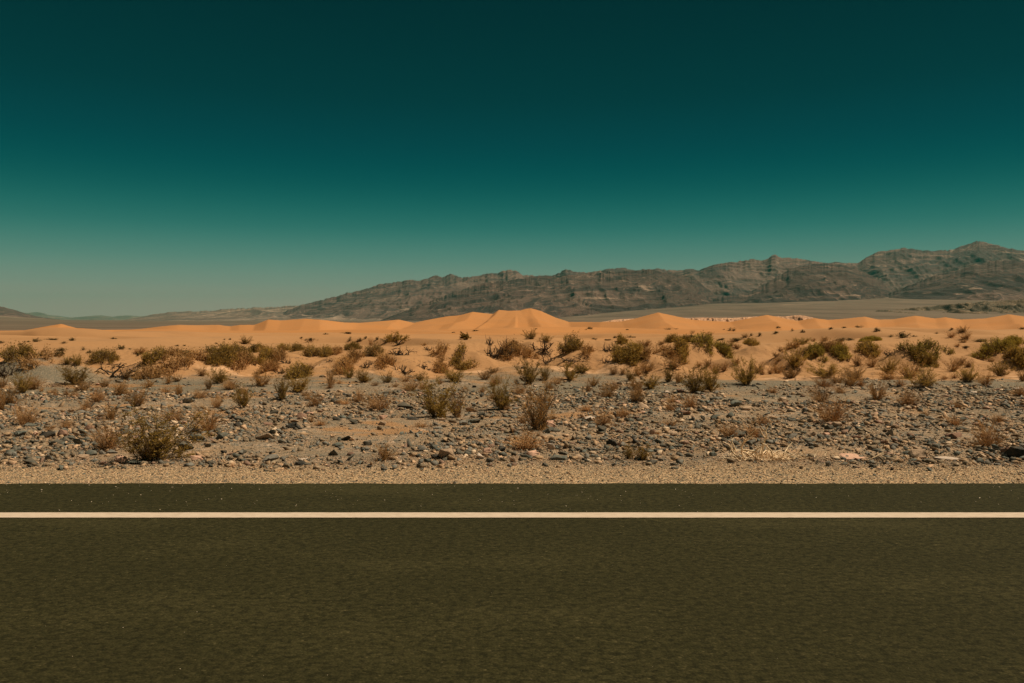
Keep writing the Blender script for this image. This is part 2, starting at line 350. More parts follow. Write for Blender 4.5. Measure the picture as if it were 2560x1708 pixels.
# ------------------------------------------------------------------ ground, road, line
def grid_faces(nr, nc):
    i = np.arange(nr-1)[:, None]*nc+np.arange(nc-1)[None, :]
    return np.stack([i, i+1, i+nc+1, i+nc], -1).reshape(-1, 4)
rows = np.concatenate([[-500, -150, -40, -8, 0, 5, 6.2], np.arange(6.32, 17, .055), np.arange(17, 46, .11),
                       np.exp(np.linspace(math.log(46.1), math.log(400), 470)), np.arange(402, 830, 2.3), np.linspace(832, 1500, 40), np.exp(np.linspace(math.log(1520), math.log(44000), 170))])
u = np.linspace(-1, 1, 1150); u = .80*u+.55*u**5
U, R = np.meshgrid(u, rows); W = np.maximum(R, 0)+12.0
W = np.where(R < 0, 12+np.abs(R), W)
XX = U*W; ZZ = G(XX.ravel(), R.ravel())
me = mesh_np('ground', np.stack([XX.ravel(), R.ravel(), ZZ], 1), grid_faces(len(rows), len(u)), 4, True, MG)
o = link('ground', me); o['kind'] = 'structure'
rr = np.random.RandomState(4)
ex = np.linspace(-60, 60, 2400); ej = 6.36+.032*perlin(ex/.35, ex*0, 41)+.016*perlin(ex/.07, ex*0, 42)
ex = np.concatenate([[-600, -200], ex, [200, 600]]); ej = np.concatenate([[6.36, 6.36], ej, [6.36, 6.36]])
n = len(ex); V = []
for (yy, zz) in ((None, -.06), (None, -.006), ('i', .0), (-5.2, 0.0), (-5.2, -.06)):
    V.append(np.stack([ex, ej if yy is None else (ej-.03 if yy == 'i' else np.full(n, yy)), np.full(n, zz)], 1))
me = mesh_np('road', np.concatenate(V), grid_faces(5, n)[:, ::-1], 4, False, MA)
o = link('road', me); o['kind'] = 'structure'
lx = np.linspace(-60, 60, 3000)
la = 5.362+.004*perlin(lx/.25, lx*0, 43)+.003*perlin(lx/.05, lx*0, 44); lb = 5.224+.005*perlin(lx/.25, lx*0, 45)+.004*perlin(lx/.05, lx*0, 46)
lx = np.concatenate([[-600], lx, [600]]); la = np.concatenate([[5.362], la, [5.362]]); lb = np.concatenate([[5.224], lb, [5.224]])
V = np.concatenate([np.stack([lx, lb, np.full(len(lx), .004)], 1), np.stack([lx, la, np.full(len(lx), .004)], 1)])
o = link('road_edge_line', mesh_np('road_edge_line', V, grid_faces(2, len(lx)), 4, False, ML)); o['kind'] = 'structure'

# ------------------------------------------------------------------ mountains
def mountain(name, prof, D, Fr, mat, seed, x0=-350, x1=2910, cols=1300, nrows=230, rough=.5, relief=.55, zb=-20, wav=1.0, terr=0.0):
    px = np.linspace(x0, x1, cols); PX = [p[0] for p in prof]; PY = [p[1] for p in prof]
    sky = np.interp(px, PX, PY)
    jit = (fbm(px/26, px*0+seed, seed+3, 5, .68))*3.8
    sky = sky+jit*np.clip((HZ-sky)/30, .1, 1)
    d = np.concatenate([np.linspace(Fr, D, int(nrows*.85)), np.linspace(D, D*1.12, int(nrows*.15)+2)[1:]])
    PXX, DD = np.meshgrid(px, d); Dc = D*(1+.035*perlin(px/210, px*0, seed+40))[None, :]
    t = np.clip((DD-Fr)/(Dc-Fr), 0, 1.2)
    X = (PXX-1280)/F*DD
    zc = CH-(sky-HZ)*D/F; h = np.maximum(zc-zb, 5)
    kw = max(9, int(cols*110/(x1-x0)))//2*2+1; gk = np.exp(-np.linspace(-2.2, 2.2, kw)**2); gk /= gk.sum()
    wide = lambda a: np.convolve(np.pad(a, kw//2, 'edge'), gk, 'valid')
    # fine teeth of the ridge line belong to the crest only; the lower slopes follow its broad shape
    h = wide(h)[None, :]+(h-wide(h))[None, :]*sstep(.5, 1, t)
    L = 1500*wav
    wx = X+L*.35*fbm(X/L, DD/L, seed+60, 2); wy = DD+L*.35*fbm(X/L+9, DD/L, seed+70, 2)
    rg = .7*ridged(wx/L, wy/(L*3.2), seed, 6, .5)+.45*ridged((wx+wy*.35)/(L*2.3), (wy-wx*.3)/(L*3.0), seed+33, 5, .5)
    rg = rg/rg.max()
    gul = ridged(X/(L*.26)+.6*perlin(DD/L, X/L, seed+5), DD/(L*1.1), seed+20, 4, .5)
    ramp = np.where(t <= 1, t**.82, np.clip(1-(t-1)*4.0, -1, 1))
    amp = relief*h*np.clip(np.sin(np.clip(t, 0, 1)*math.pi*.93+.12), 0.05, 1)
    z = zb+h*ramp+amp*(rg-.55)+.16*amp*(gul-.8)
    if terr > 0:
        T = 95.0; q = (z-X*.13+420*fbm(X/1900, DD/1900, seed+80, 3))/T; fq = q-np.floor(q)
        z = z+terr*T*(sstep(.25, .75, fq)-fq)
    ang = (z-CH)/DD; mxa = ang.max(0); tgt = (HZ-sky)/F
    # bring every column's highest sight line to the traced ridge line
    s = np.clip((tgt-(zb-CH)/D)/(np.maximum(mxa, 1e-5)-(zb-CH)/D), .3, 2.2)
    ks = np.exp(-np.linspace(-2, 2, 9)**2); ks /= ks.sum(); s = np.convolve(np.pad(s, 4, 'edge'), ks, 'valid')
    z = zb+(z-zb)*(wide(s)[None, :]+(s-wide(s))[None, :]*sstep(.45, .93, t))
    V = np.stack([X.ravel(), DD.ravel(), z.ravel()], 1)
    o = link(name, mesh_np(name, V, grid_faces(len(d), cols), 4, True, mat)); o['kind'] = 'structure'; return o
MM1 = mountain_material('dark_banded_rock', (.056,.040,.034), (.130,.080,.060), (.115,.062,.047), (.36,.24,.17), .8)
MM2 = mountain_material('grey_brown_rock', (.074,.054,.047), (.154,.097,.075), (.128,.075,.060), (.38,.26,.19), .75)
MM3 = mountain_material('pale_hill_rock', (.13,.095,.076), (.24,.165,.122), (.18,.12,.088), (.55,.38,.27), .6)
MM4 = mountain_material('eroded_badland_rock', (.085,.066,.042), (.15,.108,.066), (.17,.105,.06), (.50,.33,.20), .75, 3.0)
MMP = mountain_material('pale_badland_rock', (.40,.22,.13), (.70,.39,.23), (.60,.31,.18), (.80,.48,.30), .5, 8.0)
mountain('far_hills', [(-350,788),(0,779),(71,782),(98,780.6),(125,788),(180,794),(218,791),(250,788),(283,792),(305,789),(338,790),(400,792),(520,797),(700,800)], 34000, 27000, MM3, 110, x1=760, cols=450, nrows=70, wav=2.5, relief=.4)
mountain('desert_hill_slope', [(-350,735),(-150,750),(0,766),(33,774),(71,786),(109,794),(163,800.5),(234,804.6),(327,807)], 12000, 8000, MM2, 130, x1=330, cols=300, nrows=110, relief=.35, zb=-16)
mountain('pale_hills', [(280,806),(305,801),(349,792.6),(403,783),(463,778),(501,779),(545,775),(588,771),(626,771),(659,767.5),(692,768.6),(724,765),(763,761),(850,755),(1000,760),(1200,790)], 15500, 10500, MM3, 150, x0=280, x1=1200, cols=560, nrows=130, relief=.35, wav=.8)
RIDGE = [(640,806),(700,785),(752,762.6),(790,754.5),(817,747),(850,737.6),(882,730.5),(915,722),(953,710),(980,707),(1024,699.5),(1051,703),(1089,688),(1106,693),(1125,685),(1155,694),(1198,689.6),(1220,684),(1247,682),(1277,674),(1290,677),(1307,688),(1334,688.6),(1378,689.6),(1400,681),(1413,674),(1443,680),(1471,681),(1525,673),(1558,669),(1585,676),(1634,672),(1683,676.6),(1721,672.8),(1743,676),(1770,667),(1803,658),(1846,653.7),(1879,649),(1906,651.5),(1925,643),(1939,635),(1955,647),(1983,644),(2015,650.4),(2053,656),(2097,657),(2130,658),(2146,656.4),(2179,636),(2206,628),(2239,624),(2263,619),(2288,624),(2331,627.5),(2369,626),(2402,617),(2440,602.5),(2462,606),(2495,613),(2511,620),(2533,623),(2560,627.5),(2700,640),(2910,625)]
mountain('mountain_range', RIDGE, 13500, 10900, MM2, 170, x0=640, nrows=260, cols=1200, relief=.14, wav=.55, terr=.35)
mountain('dark_mountain_spur', [(930,808),(980,790),(1035,768),(1133,731),(1215,706),(1280,701),(1324,692),(1400,692),(1460,684),(1560,678),(1634,675),(1700,688),(1743,700),(1775,728),(1803,748),(1850,775),(1950,800)], 10300, 7600, MM1, 210, x0=930, x1=1950, cols=760, nrows=230, relief=.14, wav=.45, terr=.4)
mountain('dark_mountain_shoulder', [(1690,790),(1740,762),(1800,742),(1880,728),(1930,700),(1977,671),(2020,662),(2060,659),(2120,662),(2180,690),(2230,725),(2300,760),(2400,790)], 9600, 7000, MM1, 250, x0=1690, x1=2400, cols=520, nrows=190, relief=.14, wav=.42, terr=.3)
mountain('brown_mountain_foothill', [(2120,790),(2180,755),(2230,730),(2280,712),(2330,690),(2390,676),(2440,660),(2500,650),(2560,654),(2700,650),(2910,660)], 9000, 6300, MM1, 290, x0=2120, cols=420, nrows=190, relief=.14, wav=.42, terr=.25)
mountain('eroded_badland_ridge', [(1980,799),(2080,790),(2180,779),(2260,772),(2330,765),(2420,757),(2500,752),(2560,748),(2700,745),(2910,750)], 4600, 3500, MM4, 330, x0=1990, cols=620, nrows=110, relief=.9, wav=.16, zb=-2)
mountain('low_dark_hill', [(1345,806),(1375,797),(1410,787),(1450,778),(1480,774),(1505,783),(1530,800)], 8000, 7000, MM1, 350, x0=1345, x1=1530, cols=160, nrows=70, relief=.5, wav=.5, zb=-12)
mountain('pale_badland_hills', [(1480,806),(1510,802),(1550,798),(1600,796),(1650,795),(1700,795),(1760,794.5),(1830,795),(1880,792),(1960,791),(2000,788),(2030,793),(2050,802)], 2600, 2250, MMP, 370, x0=1480, x1=2050, cols=560, nrows=60, relief=1.1, wav=.035, zb=-15)

# ------------------------------------------------------------------ haze
def haze_box():
    me = bpy.data.meshes.new('haze'); bm = bmesh.new(); bmesh.ops.create_cube(bm, size=1)
    for v in bm.verts: v.co = Vector((v.co.x*140000, -1500+(v.co.y+.5)*48500, -26+(v.co.z+.5)*1480))
    bm.to_mesh(me); o = link('haze', me); o['kind'] = 'stuff'; o['label'] = 'thin dusty haze over the desert valley'
    m = bpy.data.materials.new('dusty_haze'); m.use_nodes = True; t = m.node_tree; t.nodes.clear()
    v = N(t, 'ShaderNodeVolumePrincipled'); out = N(t, 'ShaderNodeOutputMaterial'); t.links.new(v.outputs[0], out.inputs['Volume'])
    v.inputs['Color'].default_value = (.045,.50,.44,1); v.inputs['Density'].default_value = HAZE; v.inputs['Anisotropy'].default_value = 0.0
    me.materials.append(m)
HAZE = 1.3e-5
haze_box()

# ------------------------------------------------------------------ plants: mesh builders
class PB:                                                 # collects twig tubes and small leaf faces
    def __init__(s, rng): s.r = rng; s.V = []; s.Q = []; s.nv = 0; s.L = []
    def tube(s, pts, r0, r1, sides=3):
        pts = np.asarray(pts, float); n = len(pts); d = np.gradient(pts, axis=0); d /= (np.linalg.norm(d, axis=1, keepdims=True)+1e-9)
        a = np.cross(d, [.31, .77, .55]); a /= (np.linalg.norm(a, axis=1, keepdims=True)+1e-9); b = np.cross(d, a)
        rad = np.linspace(r0, r1, n)[:, None]
        ring = [pts+rad*(a*math.cos(2*math.pi*k/sides)+b*math.sin(2*math.pi*k/sides)) for k in range(sides)]
        s.V.append(np.stack(ring, 1).reshape(-1, 3)); o = s.nv
        for i in range(n-1):
            for k in range(sides):
                k2 = (k+1) % sides; s.Q.append((o+i*sides+k, o+i*sides+k2, o+(i+1)*sides+k2, o+(i+1)*sides+k))
        s.nv += n*sides
    def leaf(s, p, size): s.L.append((p[0], p[1], p[2], size))
    def leaves_mesh(s, name, mat, asp=.5):
        L = np.array(s.L); n = len(L); rs = np.random.RandomState(n)
        d = rs.normal(size=(n, 3)); d[:, 2] = np.abs(d[:, 2])*.8+.2; d /= np.linalg.norm(d, axis=1, keepdims=True)
        e = np.cross(d, rs.normal(size=(n, 3))); e /= np.linalg.norm(e, axis=1, keepdims=True)
        sz = L[:, 3:4]*rs.uniform(.6, 1.35, (n, 1)); c = L[:, :3]
        V = np.stack([c-e*sz*asp*.5, c+d*sz*.5-e*sz*asp*.1, c+d*sz+e*sz*asp*.2, c+d*sz*.35+e*sz*asp*.6], 1).reshape(-1, 3)
        return mesh_np(name, V, np.arange(n*4).reshape(-1, 4), 4, False, mat)
    def twigs_mesh(s, name, mat): return mesh_np(name, np.concatenate(s.V), np.array(s.Q), 4, False, mat)
def unit(v): return v/(np.linalg.norm(v)+1e-9)
def bend(r, p, d, L, n, wob, up=0.0):
    pts = [p]; q = p; d = unit(np.array(d, float))
    for i in range(n):
        d = unit(d+r.normal(0, wob, 3)+np.array([0, 0, up])); q = q+d*L/n; pts.append(q)
    return pts, d
def fan_bush(seed, nst=34, spread=.95, leafn=9, lsz=.035, r0=.011, twigs=5, curv=.10, hvar=.45, foot=.10, bare=.35, levels=2):
    r = np.random.RandomState(seed); b = PB(r)
    lean = r.normal(0, .12, 2)
    for i in range(nst):
        az = r.uniform(0, 2*math.pi); tilt = spread*math.sqrt(r.uniform(.0, 1))*(.8+.4*math.sin(az*2+seed))
        d = np.array([math.sin(tilt)*math.cos(az)+lean[0], math.sin(tilt)*math.sin(az)+lean[1], math.cos(tilt)])
        L = r.uniform(1-hvar, 1.0)*(1.0 if tilt < .7 else .86)
        p = np.array([math.cos(az)*foot*r.rand(), math.sin(az)*foot*r.rand(), -.03])
        pts, de = bend(r, p, d, L, 5, curv, .03); rr = r0*r.uniform(.6, 1.2); b.tube(pts, rr, rr*.35)
        for j in range(twigs):
            k = r.randint(1, 6); s = pts[k]; dd = unit((pts[k]-pts[k-1]))+r.normal(0, .45, 3); dd[2] = abs(dd[2])*.7+.2
            tl = L*r.uniform(.14, .34); tp, te = bend(r, s, dd, tl, 2, .2); b.tube(tp, rr*.42, rr*.16)
            if r.rand() < bare: continue
            for q in range(leafn):
                a = r.uniform(.2, 1.08); pp = np.array(tp[0])+(np.array(tp[2])-np.array(tp[0]))*a+r.normal(0, .016, 3); b.leaf(pp, lsz)
        if r.rand() > bare:
            for q in range(leafn): b.leaf(pts[5]+r.normal(0, .022, 3)-(pts[5]-pts[4])*r.rand()*.8, lsz)
    return b
def normalise(b, leafy=True):
    V = np.concatenate(b.V); x0, x1 = np.percentile(V[:, 0], [1, 99]); h = np.percentile(V[:, 2], 99.5); w = x1-x0
    sc_ = np.array([1/w, 1/w, 1/h]); b.V = [v*sc_ for v in b.V]
    b.L = [(l[0]/w, l[1]/w, l[2]/h, l[3]/h) for l in b.L]; return b
def dead_wood(seed, n=9, flat=.6, r0=.030):
    r = np.random.RandomState(seed); b = PB(r)
    for i in range(n):
        az = r.uniform(0, 2*math.pi); el = r.uniform(.05, flat)
        p = np.array([r.uniform(-.35, .35), r.uniform(-.2, .2), -.04]); d = [math.cos(az)*math.cos(el), math.sin(az)*math.cos(el), math.sin(el)+.15]
        pts, de = bend(r, p, d, r.uniform(.35, .75), 6, .28, -.04); rr = r0*r.uniform(.5, 1.2); b.tube(pts, rr, rr*.35, 4)
        for j in range(r.randint(3, 6)):
            k = r.randint(1, 6); dd = unit(pts[k]-pts[k-1])+r.normal(0, .6, 3); dd[2] = abs(dd[2])+.15
            tp, te = bend(r, pts[k], dd, r.uniform(.12, .34), 4, .3); b.tube(tp, rr*.5, rr*.18)
            for m in range(2):
                q, _ = bend(r, tp[r.randint(1, 5)], te+r.normal(0, .7, 3), r.uniform(.05, .15), 2, .3); b.tube(q, rr*.25, rr*.1)
    return b
def far_clump(seed):
    r = np.random.RandomState(seed); b = PB(r); n = r.randint(2, 4)
    cs = [(r.uniform(-.33, .33), r.uniform(.5, 1.0)) for _ in range(n)]
    for cx, ch in cs:
        for i in range(9):
            az = r.uniform(0, 6.28); t = r.uniform(0, 1.15); d = np.array([math.sin(t)*math.cos(az), math.sin(t)*math.sin(az), math.cos(t)])
            pts, _ = bend(r, np.array([cx, r.normal(0, .05), -.03]), d, ch*r.uniform(.45, .75), 2, .15); b.tube(pts, .014, .006)
            for q in range(15): b.leaf(pts[0]+(pts[2]-pts[0])*r.uniform(.25, 1.1)+r.normal(0, .06, 3), .085)
    return b
PROTO = {}
def proto(kind):
    if kind in PROTO: return PROTO[kind]
    out = []
    if kind == 'g':
        for s in range(6):
            b = normalise(fan_bush(900+s, 46+s*2, 1.05, 14, .042, .010, 8, .15, .62, .10, .12)); out.append((b.twigs_mesh('stems', M_BARK), b.leaves_mesh('foliage', M_LEAF)))
    if kind == 'b':
        for s in range(6):
            b = normalise(fan_bush(300+s, 50, 1.1, 9, .038, .011, 9, .17, .66, .13, .25)); out.append((b.twigs_mesh('stems', M_BARK if s % 2 else M_TWIG), b.leaves_mesh('foliage', M_LEAFB)))
    if kind == 'd':
        for s in range(6):
            b = normalise(fan_bush(500+s, 100, 1.22, 3, .028, .0095, 9, .22, .70, .14, .45)); out.append((b.twigs_mesh('stems', M_TWIG), b.leaves_mesh('foliage', M_DRY)))
    if kind == 'f':
        for s in range(5):
            b = normalise(far_clump(700+s)); out.append((b.twigs_mesh('stems', M_BARK), b.leaves_mesh('foliage', M_LEAFD)))
    if kind == 'k':
        for s in range(5):
            b = normalise(dead_wood(800+s, 10+s, .7, .042)); out.append((b.twigs_mesh('dead_branches', M_DEAD), None))
    PROTO[kind] = out; return out
CNT = {}
def pick(kind):
    i = CNT.get(kind, 0); CNT[kind] = i+1; P = proto(kind); return P[i % len(P)]
PR = random.Random(7)
PLANTS = []                                              # (root, x, y, w, kind, label or None, px, row)
SPEC = {'g': ('desert_shrub', 'shrub'), 'b': ('desert_shrub', 'shrub'), 'd': ('dry_shrub', 'dry shrub'), 'f': ('low_scrub', 'scrub clump'),
        'm': ('mound_bush', 'bush'), 'n': ('mound_bush', 'bush'), 'k': ('dead_branches', 'dead wood'), 't': ('small_tree', 'tree'), 's': ('bleached_branches', 'dead wood')}
def place(px, row, wpx, hpx, kind, label):
    x, d, z = ray(px, row)
    if kind in 'mn': wpx *= .82; hpx *= .90
    if kind in 'gb': wpx *= 1.04; hpx *= 1.12
    if kind == 'd': wpx *= 1.1; hpx *= 1.15
    W = wpx*d/F; H = hpx*d/F; name, cat = SPEC[kind]
    if kind in 'mn': root = mound_bush(px, row, wpx, hpx, kind, x, d, z)
    elif kind == 't': root = small_tree(x, d, z, W, H)
    elif kind == 's': root = bleached(x, d, z, W, H)
    else:
        st, fo = pick(kind)
        if fo is None or d > 150:
            root = link(name, st if fo is None else far_mesh(kind))
        else:
            root = link(name, None); a = link('stems', st, root); c = link('foliage', fo, root)
        root.location = (x, d, z-.01*H); root.scale = (W*1.05, max(W, H*.6)*.95, H*1.03); root.rotation_euler = (0, 0, PR.choice([0, math.pi])+PR.uniform(-.5, .5))
    if kind == 'd' : root.color = (1, 1, 1, 1)
    root['category'] = cat
    PLANTS.append([root, x, d, W, kind, label, px, row, hpx])
FARM = {}
def far_mesh(kind):                                      # far clumps a few pixels wide: twigs and leaves as one mesh
    i = CNT.get('F', 0); CNT['F'] = i+1; i %= 5
    if i not in FARM:
        b = normalise(far_clump(760+i)); L = np.array(b.L); a = b.leaves_mesh('tmp', M_LEAFD)
        me = a; me.name = 'low_scrub'; FARM[i] = me
    return FARM[i]
def mound_bush(px, row, wpx, hpx, kind, x, d, z):
    # a bush that has caught the sand: many short leafy sprays rooted all over the mound it stands on
    W = wpx*d/F; rx = W*.5; ry = max(min(rx*.62, 2.2), .45); r = np.random.RandomState(int(px*7+row)+20000); b = PB(r)
    yc = d+ry*.9; xc = x*(yc/d); gz = float(G(np.array([xc]), np.array([yc]))[0])
    top = CH-(row-hpx-HZ)*yc/F; Hl = max(top-gz, .28)
    n = int(np.clip(110*W, 90, 620)); pxm = d/F*2.5
    q = r.rand(n); az = r.uniform(0, 2*math.pi, n); rr = np.sqrt(q)
    lob = 1+.22*np.sin(az*3+px)+.14*np.sin(az*5+row)
    sx = xc+rx*rr*np.cos(az)*lob*.92; sy = yc+ry*rr*np.sin(az)*lob; sz = G(sx, sy)
    den = perlin(sx/.75+px, sy/.75, 61)
    thin = .06 if kind == 'm' else .30
    ls = max(.045, pxm*1.1)
    for i in range(n):
        if den[i] < min(-.30+thin, np.percentile(den, 40 if kind == 'm' else 55)): continue
        e = math.sqrt(max(1-rr[i]**2, .05)); hl = Hl*e*r.uniform(.75, 1.12)
        o = np.array([(sx[i]-xc)/rx*.9, (sy[i]-yc)/ry*.9, 0])
        p = np.array([sx[i]-xc-.35*o[0]*hl, sy[i]-yc-.35*o[1]*hl, sz[i]-gz-.03])
        dd = unit(np.array([o[0]*.7, o[1]*.7, 1.0])+r.normal(0, .22, 3))
        pts, de = bend(r, p, dd, hl, 4, .16); rad = .012+.004*r.rand(); b.tube(pts, rad, rad*.35)
        for j in range(5):
            k = r.randint(1, 5); td = unit(pts[k]-pts[k-1])+r.normal(0, .5, 3); tp, te = bend(r, pts[k], td, hl*r.uniform(.12, .34)+.05, 2, .2)
            b.tube(tp, rad*.45, rad*.2)
            if kind == 'n' and r.rand() < .35: continue
            for q2 in range(8 if kind == 'm' else 5): b.leaf(tp[0]+(tp[2]-tp[0])*r.uniform(.0, 1.15)+r.normal(0, .035, 3), ls)
    root = link('mound_bush', None, None, (xc, yc, gz))
    green = GREEN_OVERRIDE
    link('stems', b.twigs_mesh('stems', M_BARK if kind == 'm' else M_TWIG), root)
    link('foliage', b.leaves_mesh('foliage', M_LEAFG if green else (M_LEAF if kind == 'm' else M_LEAFB), .45), root)
    return root
GREEN_OVERRIDE = False
def small_tree(x, d, z, W, H):
    r = np.random.RandomState(int(x*10+d)+9000); b = PB(r); t = PB(r)
    for i in range(4):
        az = r.uniform(0, 6.28) if i else 2.6
        tp, de = bend(r, np.array([-.10*W, 0, -.05]), [math.cos(az)*.6-.2*(i == 0), math.sin(az)*.4, .9], H*.55, 5, .22); t.tube(tp, .05*H, .022*H, 5)
        for j in range(9):
            p0 = tp[r.randint(2, 6)]; a2 = r.uniform(0, 6.28); dd = np.array([math.cos(a2)*1.0*W/H, math.sin(a2)*.8*W/H, r.uniform(.1, .9)])
            pts, _ = bend(r, p0, dd, r.uniform(.28, .58)*max(H, W*.6), 4, .22); b.tube(pts, .018*H, .006*H)
            for m in range(7):
                k = r.randint(1, 5); q, _ = bend(r, pts[k], unit(pts[k]-pts[k-1])+r.normal(0, .6, 3), .16*H*r.uniform(.5, 1.3), 2, .2); b.tube(q, .007*H, .003*H)
                for n in range(13): b.leaf(q[0]+(q[2]-q[0])*r.uniform(.1, 1.2)+r.normal(0, .02*H, 3), max(.05, d/F*2.5))
    root = link('small_tree', None, None, (x, d, z))
    link('trunk', t.twigs_mesh('trunk', M_DEAD), root); link('branches', b.twigs_mesh('branches', M_BARK), root); link('crown', b.leaves_mesh('crown', M_LEAF, .5), root)
    return root
def bleached(x, d, z, W, H):
    r = np.random.RandomState(int(abs(x)*100)); b = PB(r)
    # thick pale roots that arch over the ground, two tall forked stems, and a mat of thin straw twigs
    for i in range(20):
        sx = r.uniform(-.34, .34)*W; az = r.uniform(-.5, 3.6); pts, de = bend(r, np.array([sx, r.uniform(-.1, .1)*W, -.02]), [math.cos(az), .3*math.sin(az), 1.0], W*r.uniform(.25, .50), 8, .30, -.13)
        pts = [np.array([p[0], p[1], max(p[2], .0)]) for p in pts]; b.tube(pts, .018*W, .007*W, 5)
    for sx, ln, lean in ((-.04, 1.0, -.06), (-.30, .85, -.12), (.0, .9, .15)):
        pts, de = bend(r, np.array([sx*W, 0, 0]), [lean, 0, 1], H*ln*.8, 7, .24); b.tube(pts, .018*W, .010*W, 5)
        for m in range(3):
            q, _ = bend(r, pts[-1-m], de+np.array([r.choice([-1, 1])*.8, 0, .1]), H*.30, 4, .25); b.tube(q, .011*W, .006*W, 4)
    for i in range(300):
        sx = r.normal(.08, .30)*W; az = r.uniform(0, 6.28); pts, _ = bend(r, np.array([sx, r.normal(0, .12)*W, r.uniform(0, .05)*W]), [math.cos(az), math.sin(az), r.uniform(.0, .5)], W*r.uniform(.10, .28), 3, .3, .0); b.tube(pts, .0055*W, .0025*W)
    return link('bleached_branches', b.twigs_mesh('bleached_branches', M_STRAW), None, (x, d, z))

# ------------------------------------------------------------------ plants: where each one stands (quarter of the photo, x, foot, width, height in that quarter's enlarged pixels)
Q0 = {'A': 0, 'B': 640, 'C': 1280, 'D': 1920}; KS = .28057
def P(q, s):
    for ln in s.strip().splitlines():
        f = ln.split('|'); v = f[0].split(); kind = v[4]; lab = f[1].strip() if len(f) > 1 else None
        cx, cy, w, h = map(float, v[:4])
        global GREEN_OVERRIDE
        GREEN_OVERRIDE = kind == 'M'
        place(Q0[q]+cx*KS, 780+cy*KS, w*KS, h*KS, kind.lower(), lab)
P('A', '''
1320 1325 600 380 g|broad green desert shrub with bare twigs at the gravel shoulder
945 1220 300 240 d|dry tan twiggy shrub touching the broad green roadside shrub
230 1000 200 190 d
990 960 170 140 b
1850 1060 230 210 d
1550 975 220 120 d
760 880 140 90 d
1220 840 160 160 b
870 800 190 120 d
1060 740 140 120 b
740 710 140 100 b
2165 850 190 180 g|upright olive shrub rising from small dark stones
1935 850 150 120 d
1590 740 90 90 b
1790 770 120 90 d
1480 720 120 60 d
1860 690 85 100 b
2060 690 160 90 d
1330 675 130 80 b
930 670 85 70 b
205 718 150 150 g
310 690 150 100 b
90 830 170 160 b
5 875 80 170 b
20 672 90 90 b
690 645 260 150 g|dense dark shrub in front of the scrubby sand hummock
490 750 60 60 d
590 745 60 60 d
370 710 60 40 d
1500 640 90 90 b
1578 622 70 60 b
1960 635 160 120 g
1790 572 90 75 b
1140 602 90 85 b
350 560 330 170 n|sprawling scrub with long bare roots trailing down a hummock
60 560 230 120 k|dark broken branches at the very edge of the frame
170 455 270 70 m
930 467 270 115 m|low dark bush with a bleached forked trunk showing
1060 580 330 130 k|long fallen gnarled trunk lying across a sand hummock
1350 600 270 150 n
1400 480 190 120 m
1600 570 330 150 n|straw coloured brush litter covering a sand hummock
1665 388 210 55 f
1790 480 280 110 n
1940 485 150 125 m|dense dark round bush on top of the litter hummock
2050 505 140 120 m
2160 470 210 95 m
2150 535 160 80 n
1875 357 110 52 f
2090 357 95 80 g
2215 357 150 70 f
2180 282 85 62 g
600 467 85 68 g
697 475 100 85 g
1095 490 330 35 k
390 391 115 46 f
300 386 65 26 f
205 383 75 22 f
530 389 135 46 f
535 344 95 26 f
735 341 48 30 f
790 366 44 32 f
860 377 85 32 f
1085 334 78 38 f
1255 372 115 52 b
1220 394 28 26 f
60 390 90 40 f
10 380 45 18 f
92 343 62 26 f
315 267 78 30 f
258 270 34 14 f
213 272 36 15 f
175 293 42 15 f
15 280 42 24 f
475 251 115 15 f
635 256 58 27 f
565 277 62 14 f
1020 242 52 18 f
1575 306 36 14 f
1645 304 30 12 f
1930 284 32 12 f
2005 251 26 14 f
2047 247 24 16 f
1160 334 26 10 f
2270 472 70 42 b
1410 388 150 46 f
1530 455 110 40 n
''')
